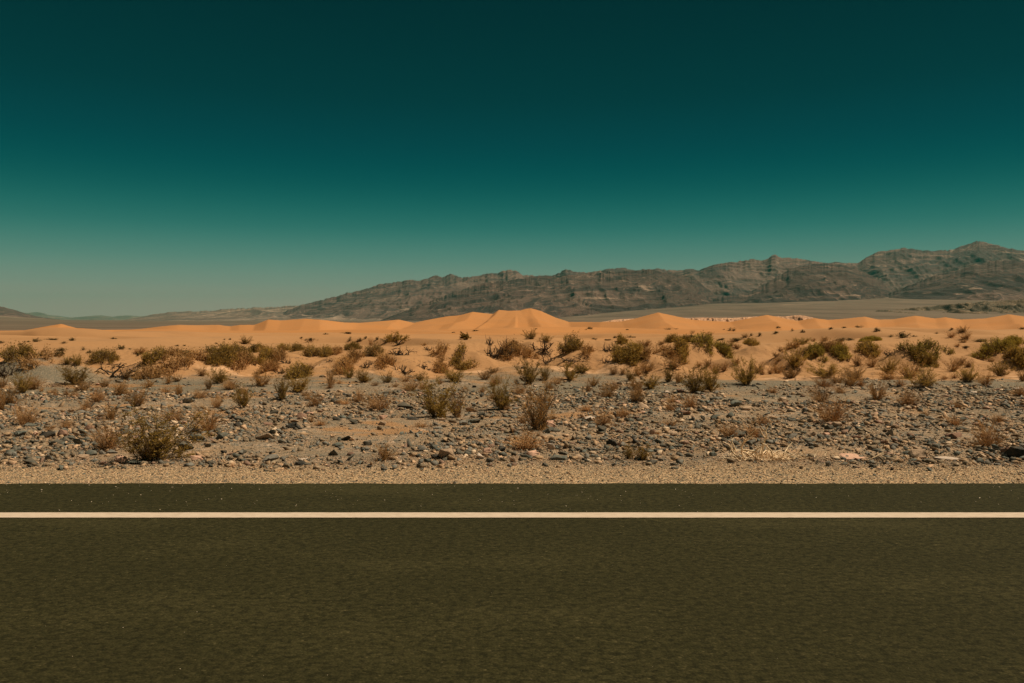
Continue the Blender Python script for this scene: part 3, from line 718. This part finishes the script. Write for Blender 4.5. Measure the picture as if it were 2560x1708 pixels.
P('B', '''
1290 290 250 148 t|tallest tree-like shrub on the crest with feathery branches
1150 272 110 45 f
1868 248 130 72 t|lone rounded small tree with a bent dark trunk
845 259 42 36 f
918 261 50 34 f
976 237 26 22 f
1078 249 38 26 f
400 234 26 11 f
505 249 130 17 f
628 199 46 13 f
808 191 105 9 f
1497 301 74 30 b
20 358 100 62 m
100 380 125 58 n
255 347 140 42 m
365 352 105 56 m
505 412 210 120 m|wide dark bush on the crest of a long sand hummock
620 402 150 100 m
715 382 130 60 n
757 346 38 36 f
860 342 165 52 m
1050 402 200 128 m|bushy olive mound with a single thin spike above it
900 420 140 85 n
1020 300 36 75 d
85 480 170 85 m
190 470 110 55 n
270 458 100 60 k
790 560 190 145 n
480 515 90 48 b
975 495 100 62 k
1300 382 240 80 k|tangle of dark dead branches below the tallest tree-like shrub
1640 398 230 125 n|dark spiky bush spilling down the side of a hummock
1650 330 60 70 k
1545 340 110 35 k
1642 445 85 62 b
1850 520 220 110 m|brown rounded bush fanned out on open sand
1640 550 110 75 n
1775 618 200 100 g
1150 512 140 90 n
1215 452 75 60 k
1310 545 190 90 k
1480 500 95 66 k|small antler shaped dead shrub alone on the sand
1525 515 70 22 k
835 590 95 82 g
955 630 135 112 g
1180 632 95 92 g
1455 617 135 75 g
662 650 90 130 b
1060 660 75 42 d
740 642 60 42 d
385 595 190 112 m
200 548 180 52 k
120 560 120 40 n
35 660 150 125 b
225 785 120 195 g|tall narrow dark shrub standing on the grey silt
370 712 200 125 g|wide dark shrub behind the tall narrow one
525 842 190 115 d
915 812 120 125 d
1100 872 250 160 d|straw coloured shrub with long arched bare twigs
1600 935 290 290 g|tall leafy olive shrub in the middle of the stones
1790 940 140 230 b|twiggy brown shrub touching the tall leafy olive shrub
1375 702 170 115 d
1330 622 110 62 d
2190 870 210 250 g|tall dark shrub among stones by the dead-branch heap side
1140 1322 180 160 b|low thin brown shrub just off the gravel shoulder
2040 602 110 72 b
2130 642 110 72 b
2115 542 130 48 b
1640 642 65 52 d
1870 702 70 42 d
2020 722 90 62 d
2165 395 250 150 k|heap of weathered dead branches with one tall leaning snag
2080 290 80 85 k
2230 440 130 110 n
725 765 60 50 d
650 445 90 40 k
1010 470 60 45 k
870 480 80 90 n
1240 670 70 40 d
1955 170 50 10 f
1760 186 30 8 f
''')
P('C', '''
100 430 280 130 n|brown dense brush flowing down the dead-branch hummock
30 380 120 100 n
240 352 270 92 k|fan of dark bare branches spread on a sand slope
178 242 105 78 g
302 270 115 68 g
520 362 230 165 m|large rounded bush with rusty foliage on a hummock
660 392 180 135 n
860 345 115 75 k
978 288 110 72 m
1195 302 95 48 b
1330 287 65 30 b
1435 280 150 86 m
1540 270 130 66 m
1612 224 72 28 f
1608 190 40 26 f
1720 360 310 125 M|long bush draped along the ridge of a smooth hummock
1880 402 130 60 M
1945 383 80 52 b
1480 322 95 32 k|curved black branch lying on the crest of a hummock
950 462 115 112 m
1085 482 110 130 m
1170 442 115 120 n
1300 375 220 72 n
1390 420 100 60 n
1510 436 90 62 m
832 457 95 78 k
560 435 260 48 k
310 455 180 60 k
150 642 190 200 g|large open shrub where sand meets the stones
300 605 95 115 g
515 605 135 130 g|dark shrub with a narrow foot on the grey silt
625 542 160 85 g
1200 527 150 76 b
900 557 75 78 b
985 557 65 62 b
1118 567 65 68 b
1045 612 85 95 g
1430 502 180 112 b
1395 625 100 135 g
1480 632 100 112 b
1625 722 190 200 g|dark bush half of a pair at the stone edge, the browner one
1750 710 180 200 g|darkest dense shrub at the stone edge beside its browner twin
1810 545 110 80 b
1670 486 65 46 b
1745 482 85 62 b
1895 527 65 74 b
2090 650 200 210 g|spiky dark shrub with branches reaching above the sand
2200 545 110 95 b
2000 462 85 60 b
725 662 95 82 b
860 768 150 125 b
905 690 120 80 d
1100 802 160 105 b
1100 690 130 85 b
1235 682 170 112 g
235 1050 290 400 b|tall forked shrub rising above the browner one near the shoulder
330 700 120 90 b
130 1228 330 185 d|dense brown shrub near the shoulder between pale stones
1590 862 180 125 d
820 1017 180 125 d
1030 1312 110 125 g|small olive green shrub at the gravel edge with a twin
1165 1322 140 125 g|wider of two small olive green shrubs at the gravel edge
1752 223 64 42 b
1965 168 72 26 f
2030 251 125 21 f
1390 159 62 16 f
693 151 46 17 f
1028 161 26 9 f
660 160 30 10 f
212 154 26 10 f
1045 229 56 22 f
920 229 32 16 f
1087 231 36 13 f
850 251 80 9 f
740 249 60 12 f
1465 154 40 10 f
2115 243 32 18 f
2070 226 62 32 b
2210 212 34 28 f
2130 213 27 22 f
1890 159 22 8 f
1960 302 50 44 b
2000 323 58 38 b
1915 309 50 20 f
2130 302 145 48 m
1860 247 85 16 f
1930 1115 170 130 d
2150 1112 130 120 d
400 642 100 52 d
40 640 60 50 d
2230 560 60 60 d
1300 1090 40 20 d
''')
P('D', '''
240 492 190 150 g|dark leafy shrub with a long trailing branch at its foot
330 360 85 55 b
210 330 130 40 n
80 547 120 105 b
205 592 160 98 b
15 555 60 60 b
430 441 190 112 M|bright green bush pressed against a sand slope
530 400 150 80 n
650 442 170 92 M
880 410 270 150 m|broad tangled bush with gaps showing sand, on a hummock
600 340 220 40 n
640 266 95 36 f
735 253 112 20 f
910 263 240 42 M
500 263 74 44 b
405 265 45 28 b
285 292 165 58 g
70 400 80 40 b
110 350 50 45 b
90 440 70 35 b
1230 231 110 54 f
1105 225 62 20 f
1310 221 54 15 f
1400 430 520 205 M|huge rounded green bush covering a whole hummock
1390 495 170 95 m|darker bush at the foot of the huge rounded green bush
1090 388 100 60 k
2040 400 480 170 M|long sloping green bush climbing a bare sand slope
2190 300 170 95 M
2230 515 200 180 m|dark bush at the frame edge below the sloping green bush
1985 440 60 30 b
805 482 105 95 b
930 492 85 78 b
520 582 270 110 g|wide dark shrub with upright stems along the sand edge
770 600 190 115 b
610 635 150 90 b
1075 552 190 130 g
1240 590 210 130 b
1050 602 150 75 b
1415 670 220 165 g|large dark shrub in front of the huge rounded green bush
1640 532 130 102 b
1720 472 80 65 b
1790 492 85 65 b
1780 622 190 130 g
1940 652 140 115 b
2070 572 140 120 g
480 802 190 160 d
490 665 160 90 d
740 662 160 125 b
560 980 320 210 d|fan shaped straw shrub among the grey stones
965 782 160 165 b
1240 832 210 140 d
1945 1205 320 230 d|large dry fan shaped shrub in front of the oblong red boulder
2240 750 140 90 d
40 722 90 62 d
640 722 100 62 d
1740 181 95 52 b
1765 240 85 52 b
1745 276 65 36 b
1690 306 48 30 b
1630 225 95 46 d
1885 266 115 26 f
1640 156 34 15 f
2250 156 62 20 f
1510 196 44 16 f
980 172 72 36 f
810 140 70 21 f
558 152 48 15 f
668 143 52 11 f
210 171 32 22 f
315 179 38 24 f
92 143 36 14 f
75 189 62 17 f
1780 317 60 16 f
1355 530 100 44 k
2270 620 80 100 b
1570 600 80 40 d
1660 590 80 40 d
''')
_tr = random.Random(33)
for _ in range(44):
    place(_tr.uniform(-20, 2580), 965+115*_tr.random()**1.3, _tr.uniform(18, 42), _tr.uniform(12, 26), 'd', None)
place(1905, 1149, 150, 105, 's', 'tangle of bleached roots and straw branches at the shoulder')
def lying_branches():
    x, d, z = ray(2205, 1150); W = 75*d/F; b = PB(None); r = np.random.RandomState(5)
    for pts in (((-.5, 0, 0), (-.2, .0, .10), (.02, 0, .24), (.25, .02, .16), (.5, .02, .10)), ((-.4, .05, .0), (-.05, .03, .2), (.1, .05, .26)), ((.36, .02, .03), (.40, .02, .22), (.42, .03, .36)), ((.0, .05, .1), (.2, .05, .06), (.52, .1, 0)), ((.40, 0, .12), (.47, .02, .02), (.52, .0, -.02))):
        b.tube(np.array(pts)*W, .016*W, .008*W, 5)
    o = link('bleached_branches', b.twigs_mesh('bleached_branches', M_STRAW), None, (x, d, z)); o['category'] = 'dead wood'; PLANTS.append([o, x, d, W, 's', 'thin bleached branches lying between two flat pale rocks', 2205, 1150, 20])
lying_branches()

# ------------------------------------------------------------------ rocks
def rock_mesh(seed, n, sub, flatz=1.0):
    r = np.random.RandomState(seed); bm = bmesh.new()
    for i in range(n):
        v = r.normal(size=3); v /= np.linalg.norm(v); v *= r.uniform(.72, 1.15); bm.verts.new(v*[.5, .42, .42])
    res = bmesh.ops.convex_hull(bm, input=bm.verts)
    bmesh.ops.delete(bm, geom=[g for g in res['geom_interior'] if isinstance(g, bmesh.types.BMVert)], context='VERTS')
    if sub:
        bmesh.ops.bevel(bm, geom=list(bm.edges), offset=.018, segments=1, affect='EDGES', clamp_overlap=True)
        bmesh.ops.triangulate(bm, faces=bm.faces); bmesh.ops.subdivide_edges(bm, edges=bm.edges, cuts=1, use_grid_fill=True)
        bmesh.ops.triangulate(bm, faces=bm.faces)
        co = np.array([v.co[:] for v in bm.verts]); nn = .035*fbm(co[:, 0]*4+seed, co[:, 1]*4+co[:, 2]*3, 90, 4)+.03*ridged(co[:, 2]*5+co[:, 0]*2, co[:, 0]*3+seed, 91, 3)-.03
        bm.normal_update()
        for v, k in zip(bm.verts, nn): v.co += v.normal*float(k)
    bmesh.ops.triangulate(bm, faces=bm.faces); bmesh.ops.recalc_face_normals(bm, faces=bm.faces)
    V = np.array([v.co[:] for v in bm.verts]); bm.verts.index_update(); Fc = np.array([[v.index for v in f.verts] for f in bm.faces]); bm.free()
    V[:, 0] /= np.ptp(V[:, 0]); V[:, 1] /= np.ptp(V[:, 1]); V[:, 2] = (V[:, 2]-V[:, 2].min())/np.ptp(V[:, 2]); return V, Fc
RBIG = []
for i in range(14):
    V, Fc = rock_mesh(40+i, 9+i % 5, True); RBIG.append(mesh_np('rock', V, Fc, 3, False, MR))
COL = {'blue': (.115,.130,.112), 'black': (.026,.034,.034), 'grey': (.19,.18,.155), 'tan': (.50,.34,.225), 'pink': (.68,.40,.28), 'pale': (.68,.53,.42), 'rust': (.26,.145,.10), 'dark': (.090,.092,.076)}
CW = {'blue': 'blue grey', 'black': 'black', 'grey': 'grey', 'tan': 'tan', 'pink': 'pinkish', 'pale': 'pale', 'rust': 'rusty brown', 'dark': 'dark grey'}
ROCKS = []
def rock(x, y, w, h, dep, col, label=None, px=None, row=None):
    z = float(G(np.array([x]), np.array([y]))[0]); o = link('rock', RBIG[PR.randrange(14)])
    o.location = (x, y, z-.22*h); o.scale = (w*1.03, dep, h*1.22); o.rotation_euler = (PR.uniform(-.12, .12), PR.uniform(-.12, .12), PR.choice([0, math.pi])+PR.uniform(-.25, .25))
    c = COL[col]; k = PR.uniform(.85, 1.15); o.color = (c[0]*k, c[1]*k, c[2]*k, 1); o['category'] = 'rock'; o['group'] = 'loose rocks strewn between road and sand'
    ROCKS.append([o, x, y, w, h, col, label])
def RK(q, s):
    for ln in s.strip().splitlines():
        f = ln.split('|'); v = f[0].split(); cx, cy, w, h = map(float, v[:4]); px = Q0[q]+cx*KS; row = 780+cy*KS
        x, d, z = ray(px, row); W = w*KS*d/F; H = h*KS*d/F
        # seen from above the horizontal top also shows: take that out of the height
        dep = W*PR.uniform(.55, .8); H = max(H-dep*CH/d*.8, H*.5); rock(x, d+dep*.4, W, H, dep, v[4], f[1].strip() if len(f) > 1 else None)
RK('A', '''
1640 1235 140 88 dark|rounded dark grey boulder beside the broad green shrub
1055 1355 120 82 pink|pink angular rock at the gravel edge by the green shrub
1195 1358 220 50 blue|long flat blue grey slab under the broad green shrub
915 1365 60 38 rust
430 1325 62 58 grey
730 1320 105 58 tan
560 1110 92 72 rust|upright brown grey rock amid the blue stones
180 1110 125 55 blue
240 1025 135 44 blue|cracked blue rock below the thin leafless shrub
800 1060 95 60 rust
700 1090 112 54 blue
815 1280 105 62 blue
900 1270 62 44 grey
315 1105 44 38 pink
265 1357 135 62 dark
2095 1022 72 52 black|black stone standing beside smaller dark ones
2065 960 62 42 dark
1855 1205 62 38 dark
1155 1045 40 42 pink
1700 950 48 28 dark
690 1180 90 62 blue
1885 1115 55 52 rust
640 1140 75 44 blue
990 1260 95 44 grey
500 910 50 20 dark
630 895 60 30 tan
240 765 40 22 pink
''')
RK('B', '''
75 1138 165 80 tan|big sandy tan boulder with a rounded top
375 1367 112 54 black|black rounded rock on the gravel shoulder
335 1037 122 58 black
410 1327 92 32 pale|pale flat stone behind the black shoulder rock
320 985 105 34 tan
710 967 82 44 black
800 1147 122 48 black
735 1207 84 50 blue
685 1282 92 62 dark
1385 962 112 38 black
1330 858 145 58 dark|dark sloping slab behind the twiggy brown shrub
705 812 92 50 dark
1005 797 62 42 blue
1490 1242 92 62 grey
1700 1315 150 112 tan|large sandy tan boulder with a hollow beneath it
1810 1272 84 54 dark
1845 1232 102 56 tan
2190 1242 64 50 black
2020 937 74 48 dark
1290 1262 92 48 tan
745 820 84 38 tan
860 1002 72 48 dark
1905 887 84 40 rust
990 1192 84 48 dark
150 1097 62 52 dark
830 1282 74 42 rust
1950 990 150 40 dark
2065 1260 80 55 pink
1990 1310 70 60 pale
1130 1010 70 35 tan
430 985 45 35 black
100 1012 90 30 rust
780 740 50 25 black
670 740 40 22 black
830 755 50 25 black
1940 675 40 22 black
''')
RK('C', '''
885 1202 92 74 black|black blocky rock with a pale stone leaning on it
948 1197 82 46 pink
1005 1212 92 62 grey
862 1237 55 45 blue
385 1067 122 44 dark|low dark rock on the sand beside the brown shrub
310 1082 72 50 dark
330 1228 82 64 pale|pale block standing on a patch of smooth sand
190 1302 125 74 pink|pinkish rock with a dark hollow under its side
100 1317 92 54 blue
430 1322 165 54 blue|wide blue grey rock at the gravel edge
600 1317 104 54 tan
800 1082 92 72 dark
690 1022 84 38 dark
455 1272 94 34 dark
1250 1357 95 52 grey|rounded grey stone half sunk in the gravel shoulder
1945 947 72 62 blue
1550 922 84 42 rust
1700 977 44 60 dark
1820 957 92 44 blue
1350 1207 74 42 dark
1930 1202 74 34 rust
30 1338 94 64 tan
20 1282 54 42 dark
1255 1092 52 48 pink
820 860 80 28 black
1010 875 70 30 dark
1320 890 50 35 tan
1380 735 50 35 pale
680 870 50 40 tan
640 770 45 22 pale
1500 945 60 50 grey
2100 880 100 40 tan
1760 890 90 40 tan
360 1150 45 25 blue
590 1135 40 25 dark
1980 1100 110 40 tan
''')
RK('D', '''
2235 1308 190 125 black|big jagged blue black boulder at the frame edge
755 1322 215 62 pink|flat pink slab at the gravel edge
1620 1322 245 48 pale|long pale grey slab at the gravel edge
1670 1132 172 74 rust|oblong dark red boulder with deep shade beneath
1090 1112 82 78 grey|upright greenish grey rock with a black hollow side
1340 1242 92 50 tan
1275 1272 84 38 blue
1580 1172 64 42 dark
1510 1217 84 52 blue
230 967 64 28 black
480 1132 74 48 dark
370 1167 84 42 dark
730 1072 64 52 dark
550 1047 84 42 dark
400 1107 84 46 tan
835 1192 44 42 black
1240 1232 54 42 blue
2060 702 64 26 rust
1830 727 92 22 pale
545 1378 54 52 grey
1040 1177 64 38 rust
370 1300 150 38 grey
2130 1300 80 60 grey
960 930 60 40 pink
900 935 55 40 grey
1290 700 50 25 dark
2170 1060 90 40 dark
1740 1050 120 30 dark
1900 1290 80 30 tan
520 1102 84 30 pink
150 1118 40 16 black
''')
PX = {(r[1], r[2]) for r in ROCKS}
rs = np.random.RandomState(21)
def wash_density(x, y):                                   # where the stones gather in bars and where silt and sand lie bare
    n = perlin(x/3.2, y/1.5, 71)+.5*perlin(x/1.1, y/.7, 72)
    return np.clip(.55+1.25*n, .05, 1.25)*sstep(7.0, 7.9, y+.5*perlin(x/1.3, y, 73))*(1-.93*sstep(13, 17.5, y+3.0*perlin(x/4, y/3, 74)))*(1-sstep(17.5, 20, y+2*perlin(x/2.5, y/2, 75)))
k = 0
while len(ROCKS) < 300:
    y = 7.6+9.5*rs.rand()**1.15; x = rs.uniform(-.68, .68)*y
    if rs.rand() > float(wash_density(np.array([x]), np.array([y]))[0]): continue
    w = (.068+.10*rs.rand()**2.0)*(.75+.03*y); c = rs.choice(['blue', 'dark', 'grey', 'tan', 'pink', 'pale', 'rust', 'black'], p=[.18, .14, .22, .24, .07, .04, .07, .04])
    if any((r[1]-x)**2+(r[2]-y)**2 < ((w+r[3])*.5)**2 for r in ROCKS): continue
    rock(x, y, w, w*rs.uniform(.32, .6), w*rs.uniform(.6, .9), str(c))

# the countless smaller stones: one object
SM = [rock_mesh(200+i, 7+i % 3, False) for i in range(16)]
def scatter(name, x, y, s, cols, label, zoff=0):
    z = G(x, y)+zoff; n = len(x); Vs = []; Fs = []; Cs = []; off = 0
    r2 = np.random.RandomState(n); ty = r2.randint(0, 16, n)
    for t in range(16):
        ii = np.where(ty == t)[0]; m = len(ii); V, Fc = SM[t]
        a = r2.uniform(0, 6.28, m); ca, sa = np.cos(a), np.sin(a)
        sx = s[ii]*r2.uniform(.8, 1.4, m); sy = s[ii]*r2.uniform(.6, 1.0, m); sz = s[ii]*r2.uniform(.35, .75, m)
        vx = V[None, :, 0]*sx[:, None]; vy = V[None, :, 1]*sy[:, None]; vz = (V[None, :, 2]-.28)*sz[:, None]
        tl = r2.normal(0, .25, m)[:, None]; vz = vz+vx*tl
        W = np.stack([vx*ca[:, None]-vy*sa[:, None]+x[ii][:, None], vx*sa[:, None]+vy*ca[:, None]+y[ii][:, None], vz+z[ii][:, None]], -1)
        Vs.append(W.reshape(-1, 3)); Fs.append((Fc[None]+(np.arange(m)*len(V))[:, None, None]+off).reshape(-1, 3)); off += m*len(V)
        Cs.append(np.repeat(cols[ii], len(Fc), axis=0))
    o = link(name, mesh_np(name, np.concatenate(Vs), np.concatenate(Fs), 3, False, MS, np.concatenate(Cs))); o['kind'] = 'stuff'; o['label'] = label
n = 580000
y = 7.0+13*rs.rand(n)**1.2; x = rs.uniform(-1.13, 1.13, n)*y; keep = rs.rand(n) < wash_density(x, y); x, y = x[keep], y[keep]; n = len(x)
s = np.minimum(.0085*(1-rs.rand(n))**(-1/1.75), .080)*(.74+.035*y)
pal = np.array([(.115,.136,.120), (.105,.106,.086), (.19,.185,.16), (.29,.215,.140), (.44,.285,.165), (.62,.39,.235), (.72,.52,.35), (.026,.034,.034), (.30,.18,.125)])
ci = rs.choice(9, n, p=[.11, .09, .18, .23, .20, .09, .04, .015, .045]); cols = pal[ci]*rs.uniform(.75, 1.25, (n, 1))
scatter('gravel', x, y, s, cols, 'blue grey and tan stones covering the dry wash')
n = 95000
y = 6.37+1.5*rs.rand(n)**.8; x = rs.uniform(-1.2, 1.2, n)*y; s = .0055*(1-rs.rand(n))**(-1/3.2); s = np.minimum(s, .026)
ci = rs.choice(9, n, p=[.07, .04, .12, .14, .24, .23, .11, .01, .04]); cols = pal[ci]*rs.uniform(.8, 1.2, (n, 1))
scatter('gravel', x, y, s, cols, 'fine pale gravel rolled flat along the asphalt edge')
n = 420
y = np.where(rs.rand(n) < .6, 6.33-.8*rs.rand(n)**1.6, rs.uniform(2.7, 6.3, n)); x = rs.uniform(-.72, .72, n)*y; s = .006+.008*rs.rand(n)**3; s[y < 5.2] *= .35
scatter('pebbles', x, y, s, np.array([(.62,.50,.36)])*rs.uniform(.5, 1.2, (n, 1)), 'pale grit scattered over the road shoulder', 0.03)
n = 60000
y = 17+14*rs.rand(n)**1.1; x = rs.uniform(-.74, .74, n)*y; hum = G(x, y)-base(y)
keep = rs.rand(n) < (.02+.55*sstep(.10, .5, hum)*sstep(.0, .35, perlin(x/1.1, y/1.1, 77)+.08)); x, y = x[keep], y[keep]; n = len(x)
s = .014+.022*rs.rand(n)**3; cols = np.array([(.10,.068,.040), (.20,.13,.075), (.34,.22,.12), (.06,.045,.03)])[rs.choice(4, n, p=[.35, .3, .15, .2])]
scatter('litter', x, y, s, cols, 'dead twigs and leaf litter speckling the sand hummocks')

# ------------------------------------------------------------------ labels: each one told apart by its look and by its named neighbours
LM = [(-5.2, 'broad green roadside shrub', 'A', 1320, 1325), (0, 'rounded dark boulder', 'A', 1640, 1235), (0, 'upright brown grey rock', 'A', 560, 1110), (0, 'thin leafless shrub', 'A', 230, 1000),
      (0, 'big sandy boulder', 'B', 75, 1138), (0, 'arched straw shrub', 'B', 1100, 872), (0, 'tall leafy olive shrub', 'B', 1600, 930), (0, 'black shoulder rock', 'B', 375, 1367),
      (0, 'hollowed tan boulder', 'B', 1700, 1315), (0, 'dense brown shrub', 'C', 130, 1228), (0, 'tall forked shrub', 'C', 240, 890), (0, 'black blocky rock', 'C', 885, 1202), (0, 'twin olive shrubs', 'C', 1100, 1320),
      (0, 'bleached root tangle', 'C', 2230, 1315), (0, 'darkest dense shrub', 'C', 1750, 710), (0, 'fan shaped straw shrub', 'D', 560, 980), (0, 'flat pink slab', 'D', 755, 1322), (0, 'oblong dark red boulder', 'D', 1670, 1132),
      (0, 'jagged blue black boulder', 'D', 2235, 1308), (0, 'upright greenish rock', 'D', 1090, 1112), (0, 'tall narrow dark shrub', 'B', 225, 785), (0, 'dark shrub below the hummock', 'A', 690, 645), (0, 'spiky dark shrub', 'C', 2090, 650),
      (0, 'large round dark shrub', 'D', 1415, 670), (0, 'brush litter hummock', 'A', 1600, 520), (0, 'fallen gnarled trunk', 'A', 1060, 560), (0, 'antler shaped dead shrub', 'B', 1480, 500), (0, 'dead branch heap', 'B', 2165, 380),
      (0, 'tallest tree-like shrub', 'B', 1290, 290), (0, 'lone bent trunk tree', 'B', 1868, 248), (0, 'large rusty rounded bush', 'C', 520, 362), (0, 'long ridge bush', 'C', 1720, 350), (0, 'huge rounded green bush', 'D', 1400, 430),
      (0, 'long sloping green bush', 'D', 2040, 400), (0, 'broad tangled bush', 'D', 880, 410), (0, 'bright green slope bush', 'D', 430, 441), (0, 'bleached trunk bush', 'A', 930, 467), (0, 'wide dark crest bush', 'B', 505, 412),
      (0, 'small dark clump of three', 'A', 315, 267), (0, 'steep pointed dune', 'C', 170, 60), (0, 'broad rounded dune', 'A', 540, 120), (0, 'small peaked dune', 'C', 1290, 60), (0, 'pale badland strip', 'C', 1700, 90)]
LMP = [(nm, Q0[q]+cx*KS, 780+cy*KS) for (_, nm, q, cx, cy) in LM]
ADJ = {'g': 'dark leafy', 'b': 'brown olive', 'd': 'dry tan', 'f': 'far dark', 'm': 'dense olive', 'n': 'sprawling brown', 'k': 'bare dead', 's': 'bleached', 't': 'small'}
NOUN = {'g': 'shrub', 'b': 'shrub', 'd': 'twiggy shrub', 'f': 'scrub clump', 'm': 'mound bush', 'n': 'brush', 'k': 'branches', 's': 'branches', 't': 'tree'}
def to_px(x, y): return 1280+F*x/y, HZ+F*(CH-float(G(np.array([x]), np.array([y]))[0]))/y
def describe(px, row, adjs, noun):
    c = sorted(LMP, key=lambda l: (l[1]-px)**2+((l[2]-row)*2.5)**2)
    near = c[0] if (c[0][1]-px)**2+(c[0][2]-row)**2 > 60 else c[1]
    oth = [l for l in c if l is not near and (l[1]-px)*(near[1]-px) < 0] or [l for l in c if l is not near]
    oth = oth[0]; dr = row-near[2]; dx = px-near[1]
    rel = 'in front of' if dr > max(12, abs(dx)*.5) else ('behind' if dr < -max(12, abs(dx)*.5) else 'beside')
    return adjs, noun, rel, near[1], near[0], oth[0]
items = []
for (o, x, d, W, kind, lab, px, row, hpx) in PLANTS:
    if lab: o['label'] = lab; continue
    o['group'] = {'f': 'small dark scrub clumps dotted over the dunes', 'k': 'dead branches on the sand hummocks', 'd': 'dry twiggy shrubs on the stony wash'}.get(kind, 'bushes and shrubs between wash and dunes')
    wp = W*F/d; size = 'tiny' if wp < 12 else ('small' if wp < 28 else ('medium' if wp < 45 else 'large'))
    if hpx < 6: size += ' low'
    items.append((o, px, row, size, ADJ[kind], NOUN[kind]))
for (o, x, y, w, h, col, lab) in ROCKS:
    if lab: o['label'] = lab; continue
    px, row = to_px(x, y); wp = w*F/y; size = 'small' if wp < 22 else ('medium' if wp < 32 else 'large')
    shp = 'flat' if h/w < .42 else ('blocky' if h/w > .55 else 'rounded'); items.append((o, px, row, size+' '+shp, CW[col], 'rock'))
used = {}
for (o, px, row, size, adj, noun) in items:
    _, _, rel, _, a, b = describe(px, row, None, noun)
    used.setdefault((f'{size} {adj} {noun}', rel, a, b), []).append((o, row, px))
ORD = ['', 'second', 'third', 'fourth', 'fifth', 'sixth', 'seventh', 'eighth', 'ninth', 'tenth', 'eleventh', 'twelfth']
def words(s): return len(s.split())
for (what, rel, a, b), L in used.items():
    if len(L) == 1:
        t = f'{what} {rel} the {a}, towards the {b}'
        if words(t) > 16: t = f'{what} {rel} the {a}'
        L[0][0]['label'] = t; continue
    L.sort(key=lambda q: -q[1])
    for i, (o, row, px) in enumerate(L):
        oo = 'lowest' if i == 0 else ORD[i]+' lowest'
        t = f'{oo} {what} {rel} the {a}, towards the {b}'
        if words(t) > 16: t = f'{oo} {what} {rel} the {a}'
        o['label'] = t
seen = {}
for o in [i[0] for i in items]+[p[0] for p in PLANTS if p[5]]+[r[0] for r in ROCKS if r[6]]:
    seen.setdefault(o['label'], []).append(o)
for t, L in seen.items():
    if len(L) > 1:
        L.sort(key=lambda o: o.location.x/o.location.y)
        for i, o in enumerate(L): o['label'] = ' '.join((('leftmost ' if i == 0 else ORD[i]+' from the left ')+t).split()[:16])
